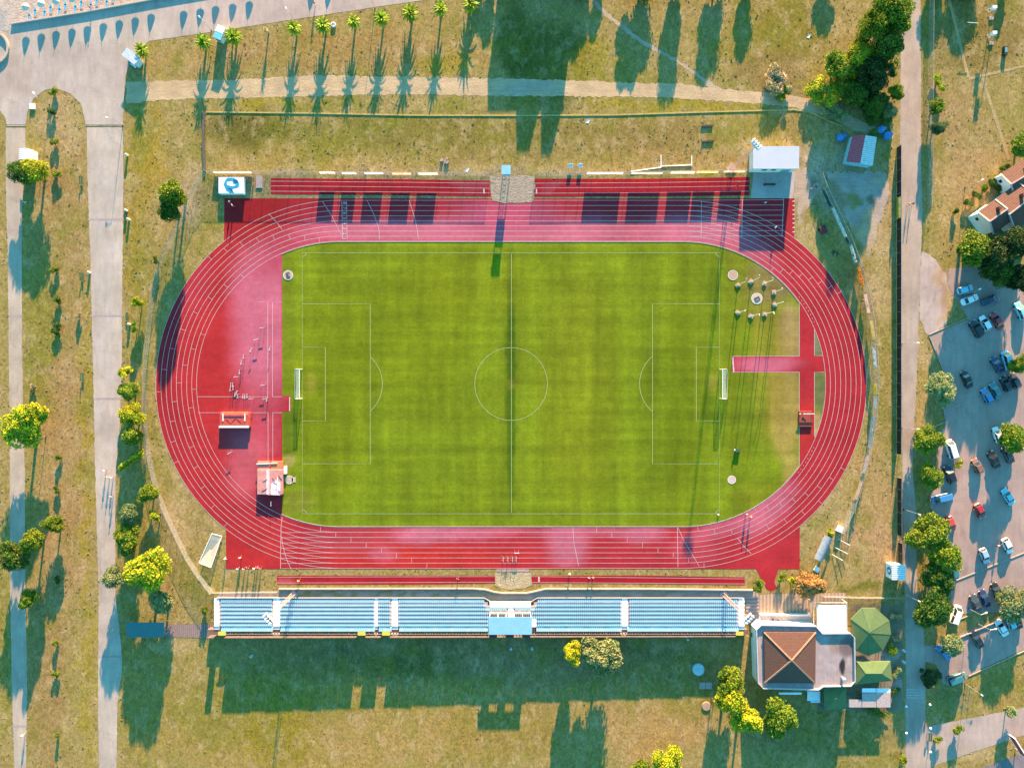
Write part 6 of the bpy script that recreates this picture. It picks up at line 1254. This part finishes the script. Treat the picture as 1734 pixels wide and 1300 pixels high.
for i, (a, b) in enumerate((((1419,912),(1435,921)),((1413,926),(1431,935)),((1409,938),(1424,947)))):
    m = MB(); m.tube((*W(*a), .1), (*W(*b), 2.2 if False else 1.2), .06, .06, 6); tag(m.build('slanted_pole', LAMPH), ['upper','middle','lower'][i]+' of three white poles slanting beside the silver shelter', 'pole')
t = thing('wheeled_cart', (*W(1394,389,.6), 0), 'dark red cart on the shaded ground by the right track corner', 'cart', rz=R(25)); MB().box((0,0,.55), (1.6,2.0,.5)).build('tub', M('cart_red', (.12,.02,.025), .6), t, bevel=.05); [MB().tube((s_*.85,.5,.3), (s_*.95,.5,.3), .3, .3, 12).build('wheel', TYRE, t) for s_ in (-1, 1)]; MB().bar((0,-1,.5), (0,-2,.7), .06, .06).build('handle', STEEL, t)
t = thing('metal_scrap', (*W(1414,428), 0), 'tangle of dark bent pipes on the shaded ground', 'scrap'); m = MB(); rg = random.Random(8); 
for i in range(8): a = rg.uniform(0, 6.3); x, y = rg.uniform(-.6,.6), rg.uniform(-.4,.4); m.tube((x-math.cos(a)*.9,y-math.sin(a)*.9,.15), (x+math.cos(a)*.9,y+math.sin(a)*.9,.45), .05, .05, 6)
m.build('pipe', DARK, t)
t = thing('dug_well', (*W(1182,1132), 0), 'round pale water tank cover on the shaded lawn', 'tank'); MB().lathe((0,0,0), [(1.5,0),(1.5,.5),(1.3,.62),(.2,.66)], 24).build('cover', M('tank_blue', (.30,.42,.44), .6), t)
for x, y, lb in ((1189,1160,'left of two square concrete covers by the round tank cover'),(1200,1160,'right of two square concrete covers by the round tank cover')): t = MB().box((*W(x,y),.15), (1.5,1.6,.3)).build('square_cover', GREYC); tag(t, lb, 'cover')
t = MB().lathe((*W(1196,1195),0), [(1.15,0),(1.15,.2),(1.0,.24),(.05,.25)], 24).build('round_cover', M('pink_concrete', lit(196,166,140), .9)); tag(t, 'round pinkish concrete cover on the sunny lawn', 'cover')
for x, y, lb in ((1425,232,'dark blue sheeted pile left of the striped shed'),(1493,219,'blue barrel heap above the striped shed'),(1503,229,'larger blue sheeted pile right of the striped shed')):
    t = thing('covered_pile', (*W(x,y,.8), 0), lb, 'pile'); m = MB(); m.lathe((0,0,0), [(1.1,0),(1.0,.7),(.7,1.1),(.2,1.35)], 10); m.lathe((.9,.4,0), [(.8,0),(.7,.5),(.3,.9)], 9); m.build('tarpaulin', M('tarp_blue', (.03,.16,.40), .5, .3, 3), t)
for x, y, rz, lb in ((1646.5,39,0,'pale crossbar stand on the hoop field'),):
    t = thing('crossbar_stand', (*W(x,y,2), 0), lb, 'stand'); MB().tube((0,0,0), (0,0,2.2), .05, .05, 8).build('post', STEEL, t); MB().tube((-1.3,0,2.2), (1.3,-.2,2.2), .05, .05, 8).build('crossbar', LAMPH, t)
for x, y, lb in ((1682,14,'white basketball hoop nearer the top edge'),(1682,57,'white basketball hoop below the other one')):
    t = thing('basketball_hoop', (*W(x,y,3.2), 0), lb, 'basketball hoop', rz=R(0)); m = MB(); m.bar((1.6,-.9,0), (.9,-.5,3.0), .14, .14); m.bar((.9,-.5,3.0), (.1,0,3.2), .1, .1); m.build('post', STEEL, t); MB().box((0,0,3.3), (1.1,.7,1.0)).build('backboard', WHITE, t); m = MB(); [m.tube((-.9+.4*math.cos(a*.63),-.5+.4*math.sin(a*.63),3.05), (-.9+.4*math.cos(a*.63+.63),-.5+.4*math.sin(a*.63+.63),3.05), .03, .03, 5) for a in range(10)]; m.build('rim', WHITE, t); MB().box((1.6,-.9,.15), (1.0,.8,.3)).build('footing', GREYC, t)
t = thing('water_trough', (*W(1703,86,.6), 0), 'dark trough on the hoop field', 'trough'); MB().box((0,0,.4), (.9,2.2,.8)).build('tub', DARK, t, bevel=.08); MB().box((0,.1,.82), (.6,1.2,.04)).build('lid', M('trough_teal', (.1,.28,.28), .5), t)
for x, y, lb in ((753,272,'grey rubble heap in the grass above the left sprint strip'),(1378,317,'pale rubble heap beside the equipment building')):
    t = thing('rubble_heap', (*W(x,y), 0), lb, 'heap'); rg = random.Random(int(x)); m = MB(); [m.box((rg.uniform(-.9,.9), rg.uniform(-.7,.7), .2), (rg.uniform(.2,.8), rg.uniform(.2,.5), rg.uniform(.3,.6)), rg.uniform(0,3)) for _ in range(12)]; m.build('chunk', GREYC, t)
for x, y, lb in ((966,281,'pale blue seat shell left of its pair behind the top fence'),(983,281,'pale blue seat shell right of its pair behind the top fence')):
    t = thing('loose_seat', (*W(x,y,.6), 0), lb, 'chair'); MB().box((0,0,.5), (1.0,.7,.08)).build('seat', M('seat_pale', (.35,.62,.72), .5), t); MB().box((0,.36,.75), (1.0,.08,.45)).build('backrest', _MC['seat_pale'], t); [MB().bar((s_*.4,0,0), (s_*.4,0,.46), .05, .05).build('leg', STEEL, t) for s_ in (-1, 1)]
for x, y, lb in ((995,206,'white paper scrap on the grass bank below the wall'),(1369,62,'white rag in the grass left of the top right grove'),(791,288,'pale plastic sheet by the fence left of the judges tower')):
    m = MB(); q = W(x,y); m.quad((q[0]-.5,q[1]-.3,.05), (q[0]+.1,q[1]-.5,.1), (q[0]+.6,q[1]+.4,.05), (q[0]-.1,q[1]+.5,.2)); tag(m.build('litter_sheet', WHITE), lb, 'litter')
for x, y, lb in ((1197,214,'upper dark plank on the grass bank'),(1198,240,'lower dark plank on the grass bank')):
    m = MB(); q = W(x,y); m.box((q[0],q[1],.15), (2.9,.4,.3), R(4)); tag(m.build('dark_plank', DARK), lb, 'plank')
t = thing('yard_bench', (*W(1302,313), 0), 'long dark bench in the shaded yard of the equipment building', 'bench'); MB().box((0,0,.45), (3.0,.45,.06)).build('seat', DARK, t); [MB().box((s_*1.2,0,.21), (.1,.4,.42)).build('leg', DARK, t) for s_ in (-1, 1)]
t = thing('sprinkler_head', (*W(1216,871), .03), 'white sprinkler at the bottom right corner of the pitch', 'sprinkler'); MB().lathe((0,0,0), [(.14,0),(.14,.25),(.2,.3),(.06,.4)], 10).build('nozzle', WHITE, t)
t = thing('grass_roller', (*W(1249,762,.5), .03), 'small dark mower standing on the pitch near the right edge', 'mower', rz=R(-10)); MB().box((0,0,.4), (1.3,.9,.45)).build('body', M('mower_green', (.05,.09,.04), .5), t, bevel=.06); MB().box((-.8,0,.7), (.25,.5,.35)).build('seat', WHITE, t); [MB().tube((u*.5,v*.5-.06,.22), (u*.5,v*.5+.06,.22), .22, .22, 12).build('wheel', TYRE, t) for u in (-1, 1) for v in (-1, 1)]
# billboard at the bottom right
t = thing('billboard', (*W(1722,1262,2), 0), 'red billboard in a white frame beside the lower road', 'billboard', rz=R(-58)); m = MB(); m.bar((-3,0,1.0), (3,0,1.0), .12, .2); m.bar((-3,0,3.6), (3,0,3.6), .25, .25); m.bar((-3,0,1.0), (-3,0,3.6), .2, .2); m.bar((3,0,1.0), (3,0,3.6), .2, .2); m.build('frame', WHITE, t); MB().box((0,0,2.3), (5.8,.08,2.4)).build('panel', M('panel_red', (.30,.02,.06), .5, .3, 1.5), t); [MB().bar((x,0,0), (x,0,1.0), .16, .16).build('leg', STEEL, t) for x in (-2, 2)]
